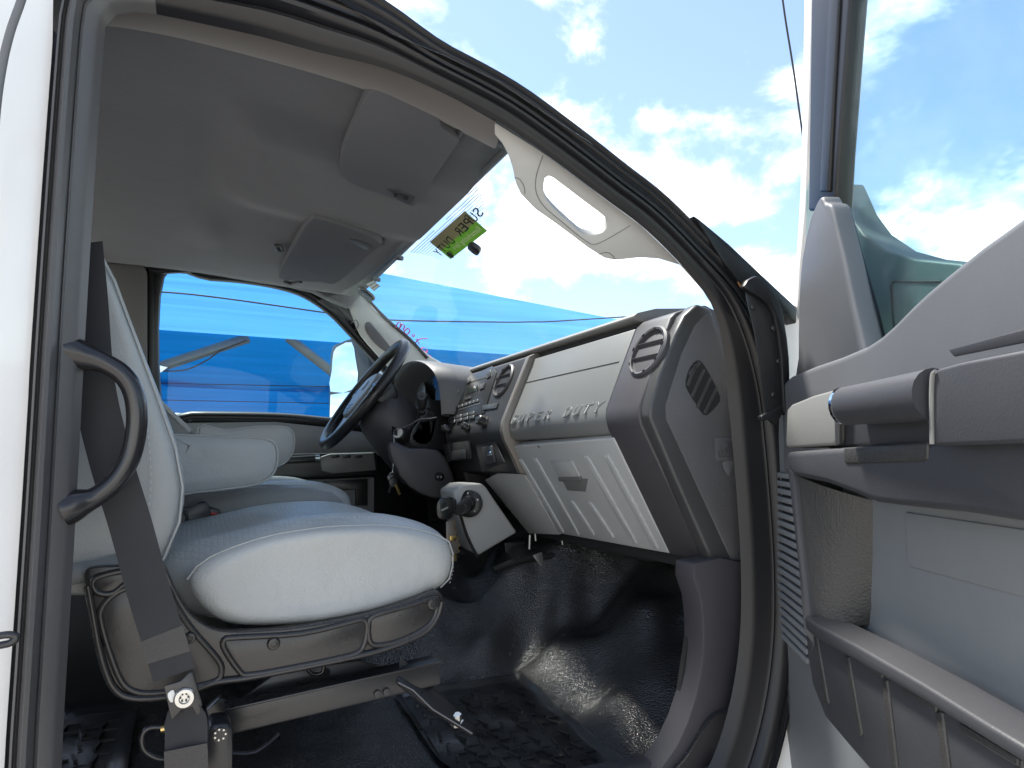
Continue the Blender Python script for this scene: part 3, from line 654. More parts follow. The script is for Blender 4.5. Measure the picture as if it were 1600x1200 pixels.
# centre stack
cs = empty('centre_stack', up(745, 640), truck); cs['label'] = 'black centre stack with radio, heater knobs and switches'
stack_prof = [(.762, 1.634), (.74, 1.624), (.672, 1.466), (.669, 1.444), (.674, 1.424), (.700, 1.378), (.715, 1.345), (.76, 1.335), (.82, 1.40), (.82, 1.60)]
sweep('stack_body', stack_prof, .640, 1.03, 'stack_plastic', cs, bev=.004, seg=3)
sp2 = [(x - .0035, z) for x, z in stack_prof]
loft('stack_edge_strip', [[V((x, .622, z)) for x, z in sp2], [V((x, .6405, z)) for x, z in sp2]], 'trim_brown', cs, bev=.002)
SO = .0115
def kn(x, y, r, h, n=16):
    k = lathe('knob', up(x, y, SO), UN, [(r * 1.25, 0), (r * 1.2, .002), (r, .0025), (r * .94, h), (r * .8, h + .002)], 'black_satin', cs, n=n)
    box('knob_grip', up(x, y, SO) + UN * (h + .002), (r * 1.7, r * .5, .005), 'black_satin', k, M=frame3(V((0, 1, .3)), UN.cross(V((0, 1, .3)))), bev=.001); return k
def but(poly, m='button_grey', h=.003, name='button'): return slab(name, ups(poly, SO), UN * h, m, cs, bev=.0008)
but([(708, 600), (770, 572), (776, 582), (757, 646), (700, 662)], 'black_satin', .0015, 'radio_face')
SO += .0016
but([(733, 597), (768, 586), (768, 588), (733, 599)], 'black_matt', .0006, 'disc_slot')
but([(730, 607), (748, 601), (747, 611), (728, 617)], 'lcd', .001, 'display')
but([(751, 601), (759, 598), (757, 607), (750, 610)])
but([(761, 581), (768, 578), (767, 589), (761, 592)]); but([(729, 595), (733, 590), (736, 596), (731, 601)])
but([(727, 622), (738, 619), (737, 623), (727, 626)])
for k in range(6): but([(713 + k * 6, 635 - k * 1.9), (718 + k * 6, 633.5 - k * 1.9), (717.5 + k * 6, 638 - k * 1.9), (712.5 + k * 6, 639.5 - k * 1.9)])
but([(712, 641), (749, 630), (749, 632), (712, 643)], 'trim_strip', .001)
lathe('volume_knob', up(716, 612, SO), UN, [(.026, 0), (.026, .003), (.017, .004), (.015, .018), (.012, .020)], 'black_satin', cs, n=24)
lathe('power_ring', up(716, 612, SO + .0205), UN, [(.006, 0), (.006, .0008)], 'button_grey', cs, n=14)
for r_ in range(2):
    for k in range(4): but([(704 + k * 10, 652 - k * 2.4 + r_ * 6), (712 + k * 10, 650 - k * 2.4 + r_ * 6), (711.5 + k * 10, 655 - k * 2.4 + r_ * 6), (703.5 + k * 10, 657 - k * 2.4 + r_ * 6)])
SO -= .0016
but([(755, 634), (779, 630), (777, 638), (754, 642)])
kn(700, 671, .011, .014); kn(730, 668, .011, .014); kn(757, 660, .014, .018)
vent(787, 595, .012, .044, truck, 'round air vent beside the radio')
def lowb(poly, m, h, name): return slab(name, poly, V((-1, 0, 0)) * h, m, cs, bev=.002)
lowb(pl([(694, 694), (736, 688), (738, 716), (697, 722)], X=.676), 'black_matt', .004, 'storage_pocket')
lowb(pl([(706, 705), (728, 702), (728, 716), (706, 719)], X=.670), 'button_grey', .002, 'connector')
lowb(pl([(745, 695), (775, 688), (790, 722), (755, 738)], X=.680), 'black_matt', .004, 'switch_pocket')
lowb(pl([(754, 699), (770, 696), (776, 722), (760, 727)], X=.674), 'button_grey', .004, 'switch_plate')
lowb(pl([(759, 707), (768, 705), (769, 711), (760, 713)], X=.669), 'chrome', .002, 'switch_mark')
# grey lower console and its boxy cover
con = slab('lower_console', [lo(757, 750, .004), lo(808, 724, .004), lo(874, 836, .004), lo(826, 834, .004)], V((.06, 0, .02)), 'console_grey', truck, bev=.003); con['label'] = 'grey lower centre console panel'
slab('console_cover', pl([(708, 768), (724, 757), (752, 755), (760, 762), (808, 832), (748, 868), (738, 862), (712, 800)], Y=.78), (.02, .16, .0), 'console_grey', con, bev=.006, seg=3)
tube('cover_seam', cat(pl([(718, 800), (730, 838), (746, 870)], Y=.777), 4), .004, 'black_matt', con)
# driver side: cluster hood, column, wheel
cl = part('instrument_cluster', (.68, 1.25, 1.6), 'instrument cluster under its grey hood')
def hood(u, v):   # u around the arch, v front to back
    a = math.pi * u; Y = 1.255 - .235 * math.cos(a) * (1 if abs(math.cos(a)) < .8 else 1); z = 1.50 + .178 * math.sin(a) ** .45 if 0 < u < 1 else 1.50
    X = .62 + .30 * v + .035 * (1 - math.sin(a)); return V((X, Y, z - .02 * v))
ho = [[hood(i / 24, 0) for i in range(25)], [hood(i / 24, 0) + V((-.006, 0, .004)) for i in range(25)], [V((hood(i / 24, .03))) + V((0, (Y_ - 1.255) * .06, .012)) for i, Y_ in ((j, hood(j / 24, 0).y) for j in range(25))], [V(hood(i / 24, 1)) + V((0, (hood(i / 24, 1).y - 1.255) * .25, .0)) for i in range(25)]]
inn = [[V((p.x + .085, 1.255 + (p.y - 1.255) * .82, 1.50 + (p.z - 1.50) * .80)) for p in ho[0]]] + ho
loft('hood', inn, 'hood_plastic', cl, closed=False, sub=1)
slab('gauge_face', [V((p.x + .0, p.y, p.z)) for p in inn[0]], (.005, 0, 0), 'lcd', cl, bev=0)
for yy, rr in ((1.15, .05), (1.36, .05)): lathe('gauge', V((.70, yy, 1.585)), (-1, 0, .1), [(rr, 0), (rr, .004), (rr * .92, .005)], 'button_grey', cl, n=28)
ld = part('driver_dash', (.75, 1.3, 1.4), 'dark dash face around the steering column')
sweep('dash_face', [(.752, 1.62), (.70, 1.50), (.69, 1.43), (.76, 1.25), (.86, 1.24), (.86, 1.60)], 1.03, 1.66, 'stack_plastic', ld, bev=.006)
# bezel pocket between wheel and stack
pk = cat(pl([(655, 655), (662, 625), (674, 630), (684, 650), (676, 690), (664, 704), (652, 702), (640, 690), (644, 672)], Y=1.06), 3, True)
slab('pocket_bezel', pk, (.05, .01, 0), 'black_gloss', ld, bev=.006)
slab('pocket', [p + (sum(pk, V()) / len(pk) - p) * .28 + V((-.003, 0, 0)) for p in pk], (.01, 0, 0), 'black_matt', ld, bev=.002)
# knee area
slab('knee_panel', cat(pl([(606, 690), (640, 700), (684, 702), (704, 730), (712, 762), (694, 780), (656, 772), (624, 744)], Y=1.02), 2, True), (.12, .5, 0), 'dark_plastic', ld, bev=.012)
lathe('lamp_knob', at(687, 745, Y=1.015), (-.7, -.6, .2), [(.012, -.004), (.012, .008), (.009, .010)], 'black_gloss', ld, n=14)
sweep('lower_grille', [(.80, 1.26), (.86, 1.25), (.90, 1.02), (.84, 1.02)], 1.12, 1.62, 'dark_plastic', ld)
for k in range(9): box('grille_slat', V((.80 + .006 * k - .006, 1.36, 1.25 - k * .024)), (.012, .40, .009), 'black_satin', ld, bev=.002)
# steering column
WC = V((.485, 1.25, 1.58)); WU = V((.118, 0, .167)).normalized(); WAX = V((-WU.z, 0, WU.x)); WR = .192
colm = part('steering_column', (.6, 1.25, 1.5), 'dark steering column shroud with ignition lock')
loft('shroud', [[WC - WAX * d + V((0, math.cos(a) * ry, 0)) + WU * (math.sin(a) * rz - dz) for a in [2 * math.pi * j / 20 for j in range(20)]] for d, ry, rz, dz in ((.035, .062, .070, .01), (.06, .085, .085, .015), (.14, .095, .095, .03), (.26, .10, .10, .05), (.30, .08, .08, .06))], 'dark_plastic', colm, sub=1)
slab('column_seam', pl([(585, 612), (615, 600), (622, 618), (612, 634), (590, 628)], Y=1.18), (.005, .01, 0), 'black_satin', colm, bev=.004)
IG = at(623, 677, Y=1.10); IA = V((-.75, -.6, .25)).normalized()
lathe('ignition_boss', IG - IA * .03, IA, [(.024, 0), (.022, .02), (.019, .03), (.017, .032)], 'black_satin', colm)
lathe('ignition_ring', IG + IA * .002, IA, [(.015, 0), (.015, .003), (.010, .004)], 'paper', colm)
tube('shift_lever', cat([at(640, 680, Y=1.16), at(656, 655, Y=1.10), at(659, 640, Y=1.05)], 4), .012, 'black_satin', colm)
lathe('shift_knob', at(659, 622, Y=1.04), (at(659, 622, Y=1.04) - at(659, 650, Y=1.06)), [(.010, -.030), (.014, -.02), (.016, 0), (.016, .01), (.011, .014)], 'black_satin', colm)
lathe('knob_cap', at(659, 619, Y=1.026), V((-.3, -.9, .2)), [(.012, 0), (.012, .002)], 'button_grey', colm)
swh = part('steering_wheel', WC, 'worn black leather steering wheel with grey hub')
rim = [WC + V((0, math.cos(a) * WR, 0)) + WU * (math.sin(a) * WR) for a in [2 * math.pi * j / 48 for j in range(48)]]
tube('rim', rim, .0165, 'wheel_leather', swh, n=14, closed=True)
hub = [WC + V((0, y, 0)) + WU * z + WAX * .012 for y, z in ((-.075, .055), (-.03, .07), (.03, .07), (.075, .055), (.09, .0), (.06, -.075), (.0, -.095), (-.06, -.075), (-.09, 0))]
slab('hub', cat(hub, 3, True), -WAX * .045, 'hub_plastic', swh, bev=.012, seg=3)
for s_ in (-1, 1):
    slab('spoke', [WC + V((0, s_ * y, 0)) + WU * z for y, z in ((.06, .050), (.185, .028), (.185, -.012), (.075, -.03))], -WAX * .024, 'dark_plastic', swh, bev=.006)
    pad = slab('spoke_switch', cat([WC + V((0, s_ * y, 0)) + WU * z + WAX * .002 for y, z in ((.088, .034), (.150, .024), (.150, -.004), (.095, -.012))], 2, True), WAX * .004, 'hub_plastic', swh, bev=.002)
    lathe('switch_button', WC + V((0, s_ * .118, 0)) + WU * .012 + WAX * .006, WAX, [(.011, 0), (.009, .003)], 'black_gloss', swh, n=14)
    lathe('switch_button', WC + V((0, s_ * .098, 0)) + WU * .014 + WAX * .006, WAX, [(.006, 0), (.005, .003)], 'black_gloss', swh, n=10)
slab('spoke', [WC + V((0, y, 0)) + WU * z for y, z in ((-.04, -.08), (.04, -.08), (.03, -.185), (-.03, -.185))], -WAX * .022, 'hub_plastic', swh, bev=.006)
for k in range(3): box('hub_line', WC + WU * (-.055 - .012 * k) + WAX * .013, (.05, .003, .002), 'button_grey', swh, M=frame3(V((0, 1, 0)), WU), bev=0)
lathe('hub_emblem', WC + WU * .02 + WAX * .011, WAX, [(.018, 0), (.018, .003), (.015, .004)], 'button_grey', swh, n=20)
# keys on a wire, wire to the shift lever
ks = empty('key_set', at(617, 760, Y=1.07)); tag(ks, 'bunch of keys hanging on a wire from the ignition lock', 'keys')
ky = IG + IA * .006
def keyblade(p, q, m, w=.004):
    M = frame3(q - p, V((1, .3, 0))); return box('key_blade', (p + q) / 2, ((q - p).length, w * 2, .0022), m, ks, M=M, bev=.0006)
slab('ignition_key', cat([ky + IA * .0 + V((0, -.002, -.010)), ky + IA * .03 + V((0, -.002, -.012)), ky + IA * .03 + V((0, -.002, .012)), ky + V((0, -.002, .010))], 1), (0, .005, 0), 'black_gloss', ks, bev=.002)
tube('wire', cat([ky + IA * .022, at(640, 664, Y=1.03), at(655, 655, Y=1.0), at(670, 654, Y=.99), at(682, 652, Y=.98)], 6), .0016, 'rubber_grey', ks, n=6)
tube('wire', cat([ky + IA * .02, at(616, 700, Y=1.06), at(615, 720, Y=1.06), at(613, 738, Y=1.06)], 6), .0014, 'bolt_zinc', ks, n=6)
tube('key_ring', [at(613, 745, Y=1.06) + V((math.cos(a) * .009, .004, math.sin(a) * .012)) for a in [k * math.pi / 8 for k in range(16)]], .0014, 'bolt_zinc', ks, n=6, closed=True)
slab('key_head', cat(pl([(605, 748), (610, 740), (621, 742), (623, 752), (614, 757)], Y=1.055), 3, True), (.0, .006, 0), 'black_gloss', ks, bev=.002)
slab('key_head', cat(pl([(608, 752), (616, 746), (622, 755), (613, 762)], Y=1.05), 3, True), (.0, .006, 0), 'black_satin', ks, bev=.002)
keyblade(at(618, 756, Y=1.05), at(625, 773, Y=1.05), 'brass')
keyblade(at(612, 757, Y=1.055), at(608, 770, Y=1.055), 'steel_black')
# phone mount on the console
pm = empty('phone_mount', at(720, 800, Y=.75)); tag(pm, 'black device holder on a ball mount screwed to the grey console', 'phone mount')
PC = at(733, 787, Y=.776); PA = V((-.55, -.8, .1)).normalized()
lathe('base_disc', PC, PA, [(.034, -.004), (.034, .004), (.030, .007), (.020, .010), (.014, .022)], 'black_satin', pm, n=26)
for k in range(5):
    a = k * 1.257 + .3; u_ = PA.orthogonal().normalized(); v_ = PA.cross(u_); lathe('base_screw', PC + (u_ * math.cos(a) + v_ * math.sin(a)) * .025 + PA * .007, PA, [(.003, 0), (.002, .002)], 'bolt_zinc', pm, n=8)
JB = at(716, 797, Y=.70)
tube('ball_arm', [PC + PA * .02, PC.lerp(JB, .5), JB], [.013, .016, .013], 'black_satin', pm, n=12)
lathe('clamp_nut', PC.lerp(JB, .5) + V((-.01, -.02, 0)), V((-.3, -.9, .1)), [(.008, 0), (.008, .008), (.005, .01)], 'bolt_zinc', pm, n=10)
hp = cat([at(x, y, Y=.68) for x, y in ((683, 786), (690, 777), (703, 778), (708, 784), (708, 800), (701, 811), (688, 812), (682, 803))], 3, True)
slab('holder', hp, (.02, .03, 0), 'black_gloss', pm, bev=.004)
slab('holder_face', [p + (sum(hp, V()) / len(hp) - p) * .3 + V((-.002, -.003, 0)) for p in hp], (.002, .002, 0), 'lcd', pm, bev=.001)
slab('holder_mark', [p + V((-.003, -.005, 0)) for p in pl([(690, 796), (701, 791), (701, 794), (690, 799)], Y=.68)], (.0, .001, 0), 'bolt_zinc', pm, bev=0)
# toothed brass plate hanging below
bp = empty('toothed_plate', at(710, 850, Y=.72)); tag(bp, 'brass toothed plate with two small tags hanging beside the seat edge', 'metal plate')
tp = [(697, 815), (708, 812), (711, 820), (709, 826), (714, 830), (711, 836), (717, 840), (714, 846), (720, 850), (715, 856), (718, 862), (710, 866), (708, 874), (698, 874)]
slab('plate', pl(tp, Y=.73), (.002, .004, 0), 'trim_brown', bp, bev=.0006)
tube('plate_edge', pl(tp[1:-1], Y=.729), .0013, 'brass', bp, n=6)
for a in ([(703, 837), (713, 837), (713, 845), (703, 845)], [(703, 868), (714, 868), (714, 877), (703, 877)]): slab('brass_tag', pl(a, Y=.722), (.0, .006, 0), 'brass', bp, bev=.001)

# ------------------------------------------------------------------ passenger seat
ps = part('passenger_seat', (.12, .45, FZ), 'grey vinyl passenger seat on a black plastic base')
seam = [(292, 905), (306, 886), (335, 866), (400, 842), (460, 829), (520, 822), (600, 820), (655, 828), (690, 839), (703, 850), (707, 875), (700, 906), (686, 918), (620, 944), (520, 968), (440, 976), (370, 976), (340, 968), (315, 948), (298, 925)]
SEAM = resample(cat(pl(seam, Y=.185), 3, True), 44)
SCN = sum(SEAM, V()) / len(SEAM)
def csec(Y, sc, top=0, zs=1.0):
    out = []
    for p in SEAM:
        q = SCN + (p - SCN) * sc
        if Y > .2: q.x -= .075 * sm(.2, .27, Y) * sm(SCN.x - .10, SCN.x - .19, p.x)
        f = max(0, (p.z - SCN.z) / .07); q.z += top * min(f, 1); q.y = Y; out.append(q)
    return out
cush = loft('cushion', [csec(.172, .55), csec(.166, .80), csec(.170, .93), csec(.182, 1.0), csec(.190, 1.0, .004), csec(.22, 1.02, .014), csec(.27, 1.03, .014), csec(.32, 1.03, -.004), csec(.45, 1.04, -.012), csec(.58, 1.03, -.004), csec(.63, 1.03, .012), csec(.68, 1.02, .010), csec(.71, .98, 0), csec(.72, .80, 0), csec(.715, .5)], 'vinyl', ps, sharp=0, sub=1)
# perforated panel sewn into the seat top
cush.data.materials.append(MATS['vinyl_insert'])
for p in cush.data.polygons:
    c = p.center
    if c.z > SCN.z + .015 and .192 < c.y < .70 and c.x < SCN.x + .13: p.material_index = 1
tube('piping', [p + V((0, -.002, 0)) for p in csec(.184, 1.0)[0:25]], .0014, 'vinyl_insert', ps, n=6)
sb = bmesh.new()
sp_ = resample([p + V((0, -.0055, -.006)) for p in csec(.184, 1.0)[1:24]], 150, False)
for a, b_ in zip(sp_[::2], sp_[1::2]): bm_tube(sb, [a, b_], .0007, 4)
st_ = fin(sb, 'stitching', 'vinyl_dark', ps); st_['kind'] = 'stuff'
# backrest
def bsec(Y, f, w=1.0, bulge=0):
    # profile from the bottom front up and over, down the back
    base = [(-.045, 1.215), (-.020, 1.26), (-.004, 1.32), (-.002, 1.38), (-.014, 1.45), (-.040, 1.54), (-.070, 1.64), (-.100, 1.74), (-.125, 1.80), (-.165, 1.815), (-.20, 1.79), (-.21, 1.70), (-.19, 1.55), (-.17, 1.40), (-.16, 1.28), (-.155, 1.22), (-.13, 1.20), (-.08, 1.20)]
    c = V((-.10, 0, 1.5)); out = []
    for i, (x, z) in enumerate(base):
        z = 1.2 + (z - 1.2) * .76; p = V((x, Y, z)); d = p - V((c.x - .06 * (z - 1.5), Y, 1.5)); p = V((p.x - d.x * (1 - f) * 1.0, Y, 1.5 + d.z * (.5 + .5 * f) if f < .9 else z))
        if i < 9: p.x += bulge
        out.append(p)
    return out
back = loft('backrest', [bsec(.178, .35), bsec(.172, .75), bsec(.180, .95), bsec(.20, 1.0), bsec(.25, 1, bulge=.008), bsec(.32, 1, bulge=-.010), bsec(.46, 1, bulge=-.018), bsec(.58, 1, bulge=-.010), bsec(.65, 1, bulge=.008), bsec(.70, .97), bsec(.715, .75), bsec(.71, .35)], 'vinyl', ps, sharp=0, sub=1)
tube('back_piping', [p + V((.002, -.003, 0)) for p in bsec(.188, .97)[0:9]], .0022, 'vinyl', ps, n=6)
sb = bmesh.new(); sp_ = resample(cat([at(x, y, Y=.166) for x, y in ((222, 600), (228, 650), (234, 710), (235, 760), (231, 810), (224, 850))], 5), 44, False)
for a, b_ in zip(sp_[::2], sp_[1::2]): bm_tube(sb, [a, b_], .0010, 5)
fin(sb, 'back_stitching', 'thread', ps)['kind'] = 'stuff'
tube('bottom_hem', cat([V((-.20, .20, 1.225)), V((-.15, .172, 1.228)), V((-.10, .168, 1.235)), V((-.06, .175, 1.245)), V((-.035, .20, 1.25))], 4), .009, 'vinyl_dark', ps, flat=1.4)
# armrest folded down on the inboard side
def arm(name, px, Y0, Y1, parent, m='vinyl'):
    o_ = cat(pl(px, Y=Y0), 3, True); c = sum(o_, V()) / len(o_)
    def sc(Y, s_): return [V((c.x + (p.x - c.x) * s_, Y, c.z + (p.z - c.z) * s_)) for p in o_]
    W = Y1 - Y0
    a = loft(name, [sc(Y0 - .004, .5), sc(Y0 - .004, .93), sc(Y0, 1), sc(Y0 + W * .5, 1.03), sc(Y1, 1), sc(Y1 + .004, .93), sc(Y1 + .004, .5)], m, parent, sharp=0)
    tube(name + '_piping', sc(Y0 - .0015, 1.0), .0022, m, parent, n=6, closed=True)
    return a
arm('armrest', [(235, 672), (260, 678), (330, 681), (400, 684), (425, 690), (433, 702), (433, 725), (425, 742), (405, 755), (370, 762), (300, 770), (240, 776), (225, 730)], .615, .69, ps)
# side shield
sh = [(132, 893), (150, 886), (200, 884), (246, 881), (258, 886), (272, 918), (290, 950), (312, 972), (345, 986), (400, 986), (470, 980), (560, 964), (630, 944), (676, 926), (688, 926), (692, 940), (686, 964), (670, 986), (640, 1003), (590, 1020), (520, 1036), (450, 1050), (385, 1062), (340, 1068), (310, 1078), (280, 1088), (235, 1094), (200, 1092), (178, 1080), (164, 1055), (152, 1015), (142, 960), (134, 915)]
shp = cat(pl(sh, Y=.145), 3, True)
shield = slab('side_shield', shp, (0, .022, 0), 'shield_plastic', ps, bev=.006, seg=3)
tube('shield_edge', [p + V((0, -.001, 0)) for p in cat(pl([(690, 940), (684, 962), (668, 984), (638, 1000), (590, 1017), (520, 1033), (450, 1047), (385, 1059), (340, 1065), (310, 1075), (280, 1085), (235, 1091), (200, 1089), (180, 1077), (167, 1053), (155, 1012), (145, 958), (137, 915)], Y=.145), 4)], .0045, 'shield_plastic', ps, n=8)
panels = [[(146, 906), (168, 897), (206, 890), (240, 888), (244, 892), (220, 900), (196, 912), (178, 926), (160, 928), (148, 922)],
          [(236, 908), (258, 914), (276, 948), (300, 984), (340, 1030), (346, 1050), (336, 1064), (290, 1076), (240, 1083), (210, 1080), (190, 1064), (172, 1020), (158, 970), (160, 948), (186, 924)],
          [(350, 1000), (372, 996), (470, 990), (548, 972), (566, 968), (574, 976), (570, 1004), (558, 1020), (520, 1030), (450, 1044), (390, 1054), (374, 1048), (352, 1016)],
          [(584, 962), (640, 946), (678, 934), (684, 942), (678, 966), (660, 984), (622, 1002), (590, 1008), (578, 1002), (576, 980)]]
for k, p_ in enumerate(panels):
    q = cat(pl(p_, Y=.1445), 3, True); c = sum(q, V()) / len(q)
    tube('panel_bead', q, .0042, 'shield_plastic', ps, n=8, closed=True)
    slab('shield_panel', [c + (p - c) * .97 for p in q], (0, -.0012, 0), 'shield_plastic', ps, bev=.001)
for x, y, r_ in ((297, 996, .0075), (427, 1005, .0085), (675, 943, .0095)):
    lathe('push_pin', at(x, y, Y=.1435), (0, -1, 0), [(r_, 0), (r_, .003), (r_ * .8, .006), (r_ * .45, .0065), (r_ * .4, .005)], 'shield_plastic', ps, n=18)
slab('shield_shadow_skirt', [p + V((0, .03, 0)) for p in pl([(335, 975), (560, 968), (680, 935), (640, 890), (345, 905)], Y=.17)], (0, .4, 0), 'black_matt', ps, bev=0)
# seat track
trk = part('seat_track', (.2, .2, FZ), 'black steel seat rail and risers under the passenger seat')
ra, rb = at(350, 1122, Y=.185), at(682, 1046, Y=.185); rd = rb - ra
def rail(name, a, b_, h, wd, m):
    M = frame3(b_ - a, V((0, 1, 0))); return box(name, (a + b_) / 2, ((b_ - a).length, wd, h), m, trk, M=M, bev=.003)
rail('rail', ra, rb, .036, .035, 'steel_black'); rail('rail', ra + V((0, .42, 0)), rb + V((0, .42, 0)), .036, .035, 'steel_black')
rail('rail_lip', ra + V((0, -.020, .017)), rb + V((0, -.020, .017)), .004, .008, 'steel_black')
slab('riser_plate', pl([(338, 1124), (430, 1052), (560, 1032), (640, 1052), (660, 1056), (640, 1062), (360, 1124)], Y=.24), (0, .006, 0), 'steel_black', trk, bev=.002)
slab('riser_plate', pl([(322, 1110), (345, 1090), (375, 1096), (395, 1108), (350, 1140), (330, 1140)], Y=.26), (0, .02, 0), 'steel_black', trk, bev=.002)
for x, y, YY in ((510, 1050, .239), (395, 1096, .239), (587, 1066, .239)): lathe('hole', at(x, y, Y=YY), (0, -1, 0), [(.006, 0), (.006, .0008)], 'black_matt', trk, n=12)
for x, y in ((604, 1081), (590, 1084)): lathe('rivet', at(x, y, Y=.166), (0, -1, 0), [(.0055, 0), (.005, .002), (.003, .0022)], 'steel_black', trk, n=12)
tube('towel_bar', cat(pl([(480, 1040), (484, 1050), (494, 1054), (504, 1050), (506, 1040)], Y=.20), 4), .003, 'black_gloss', trk)
slab('red_cap', cat(pl([(503, 1074), (508, 1072), (511, 1076), (506, 1079)], Y=.2), 2, True), (0, .006, 0), 'red', trk, bev=.001)
# front foot strap with bolt
f0, f1, f2 = at(622, 1066, Y=.16), at(676, 1108, Y=.15), at(738, 1146, Y=.14)
slab('foot_strap', [f0, f1, f2, f2 + V((.012, .02, .006)), f1 + V((.015, .03, .02)), f0 + V((.01, .03, .03))], (0, .004, -.006), 'steel_black', trk, bev=.002)
tube('strap_edge', [f0, at(645, 1078, Y=.155), f1, f2], .0014, 'rubber_grey', trk, n=6)
fb = at(714, 1128, Y=.155); lathe('foot_bolt', fb, (-.1, -.2, 1), [(.010, -.004), (.010, .002), (.007, .0025), (.007, .012)], 'bolt_zinc', trk, n=6)
slab('rear_bracket', cat(pl([(324, 1142), (332, 1133), (356, 1131), (364, 1140), (364, 1230), (322, 1230)], Y=.10), 1), (0, .05, 0), 'steel_black', trk, bev=.004)
lathe('bracket_bolt', at(344, 1148, Y=.10), (0, -1, 0), [(.009, 0), (.009, .003), (.004, .0035)], 'steel_black', trk, n=12)
for k in range(7):
    a = k / 7 * 6.283; lathe('bolt_mark', at(344, 1148, Y=.0965) + V((math.cos(a) * .0062, 0, math.sin(a) * .0062)), (0, -1, 0), [(.0014, 0), (.0012, .0006)], 'bolt_zinc', trk, n=6)
tube('release_bar', cat(pl([(362, 1176), (400, 1174), (436, 1146)], Y=.11), 3), .004, 'steel_black', trk, flat=.5)
tube('wire_loop', cat(pl([(258, 1136), (232, 1138), (222, 1152), (226, 1172), (244, 1184), (262, 1186)], Y=.09), 6), .003, 'black_gloss', trk)
lathe('brass_ferrule', at(260, 1138, Y=.088), at(275, 1135, Y=.088) - at(255, 1139, Y=.088), [(.004, -.006), (.004, .006)], 'brass', trk, n=10)
# ------------------------------------------------------------------ seat belt
belt = part('seat_belt', (-.02, .06, 1.0), 'black seat belt hanging from the pillar across the seat side')
def strap(name, cl_, w, YY, m='webbing', wav=0):
    """cl_ list of (px, py, Y)"""
    c = cat([at(x, y, Y=Y) for x, y, Y in cl_], 6); bm = bmesh.new(); rows = []
    for i, p in enumerate(c):
        t = (c[min(i + 1, len(c) - 1)] - c[max(i - 1, 0)]).normalized(); s_ = t.cross(V((.25, 1, 0))).normalized(); n_ = s_.cross(t)
        s_ = s_ if s_.x > 0 else -s_
        ww = w(i / (len(c) - 1)) if callable(w) else w
        rows.append([bm.verts.new(p + s_ * (k * ww) + n_ * (wav * math.cos(k * 3.1) * .004)) for k in (-.5, -.25, 0, .25, .5)] + [bm.verts.new(p + s_ * (k * ww) + V((0, .0022, 0)) + n_ * (wav * math.cos(k * 3.1) * .004)) for k in (.5, .25, 0, -.25, -.5)])
    for A_, B_ in zip(rows, rows[1:]):
        for j in range(10): bm.faces.new((A_[j], A_[(j + 1) % 10], B_[(j + 1) % 10], B_[j]))
    bm.faces.new(rows[0]); bm.faces.new(rows[-1][::-1])
    return fin(bm, name, m, belt, sharp=50)
strap('webbing', [(128, 380, .10), (136, 470, .09), (146, 600, .075), (172, 715, .07), (204, 820, .068), (234, 930, .064), (259, 1010, .060), (272, 1055, .058)], .046, 0)
strap('sewn_end', [(252, 990, .0605), (259, 1012, .0585), (263, 1028, .0580)], .0475, 0, 'webbing_stitch')

strap('lower_webbing', [(284, 1104, .056), (290, 1130, .055), (291, 1160, .056), (290, 1250, .06)], lambda t: .030 + .016 * min(1, t * 3.5), 0, wav=1)
strap('sewn_end', [(290, 1168, .0535), (291, 1185, .0535), (291, 1240, .057)], .0465, 0, 'webbing_stitch')
brk = slab('anchor_plate', cat(pl([(256, 1072), (282, 1064), (296, 1050), (302, 1050), (316, 1098), (314, 1116), (306, 1118), (300, 1106), (284, 1110), (268, 1126), (266, 1118)], Y=.052), 1), (0, .004, 0), 'shield_plastic', belt, bev=.0015)
lathe('anchor_bolt', at(288, 1090, Y=.0515), (0, -1, 0), [(.0115, 0), (.0115, .003), (.010, .005), (.006, .0052), (.005, .003)], 'bolt_zinc', belt, n=22)
for k in range(6):
    a = k * 1.047; lathe('bolt_star', at(288, 1090, Y=.0465) + V((math.cos(a) * .0042, 0, math.sin(a) * .0042)), (0, -1, 0), [(.0013, 0), (.001, .0004)], 'steel_black', belt, n=6)
slab('anchor_tag', cat(pl([(262, 1084), (271, 1078), (274, 1090), (269, 1098), (264, 1094)], Y=.0505), 2, True), (0, .001, 0), 'paper', belt, bev=.0004)
# belt guide cover at the pillar
slab('guide_cover', cat(pl([(100, 560), (150, 585), (164, 600), (168, 628), (140, 640), (100, 650)], Y=.09), 2, True), (0, .02, 0), 'black_satin', belt, bev=.005)
# grab handle on the pillar
gh = [(100, 548), (128, 556), (160, 566), (190, 584), (208, 612), (214, 650), (210, 690), (200, 722), (180, 752), (150, 776), (125, 786), (98, 796)]
hb = cat([at(x, y, Y=.035 + .0 * i) for i, (x, y) in enumerate(gh)], 5)
rr = [.020 - .009 * sm(0, .22, i / (len(hb) - 1)) * sm(1, .80, i / (len(hb) - 1)) for i in range(len(hb))]
ghd = tube('grab_handle', hb, rr, 'black_gloss', truck, n=14); ghd['label'] = 'glossy black grab handle on the near door pillar'
slab('near_pillar_trim', [(-.20, .055, .95), (-.128, .055, .95), (-.132, .055, 1.85), (-.20, .055, 1.90)], (0, .05, 0), 'black_satin', truck, bev=.004)
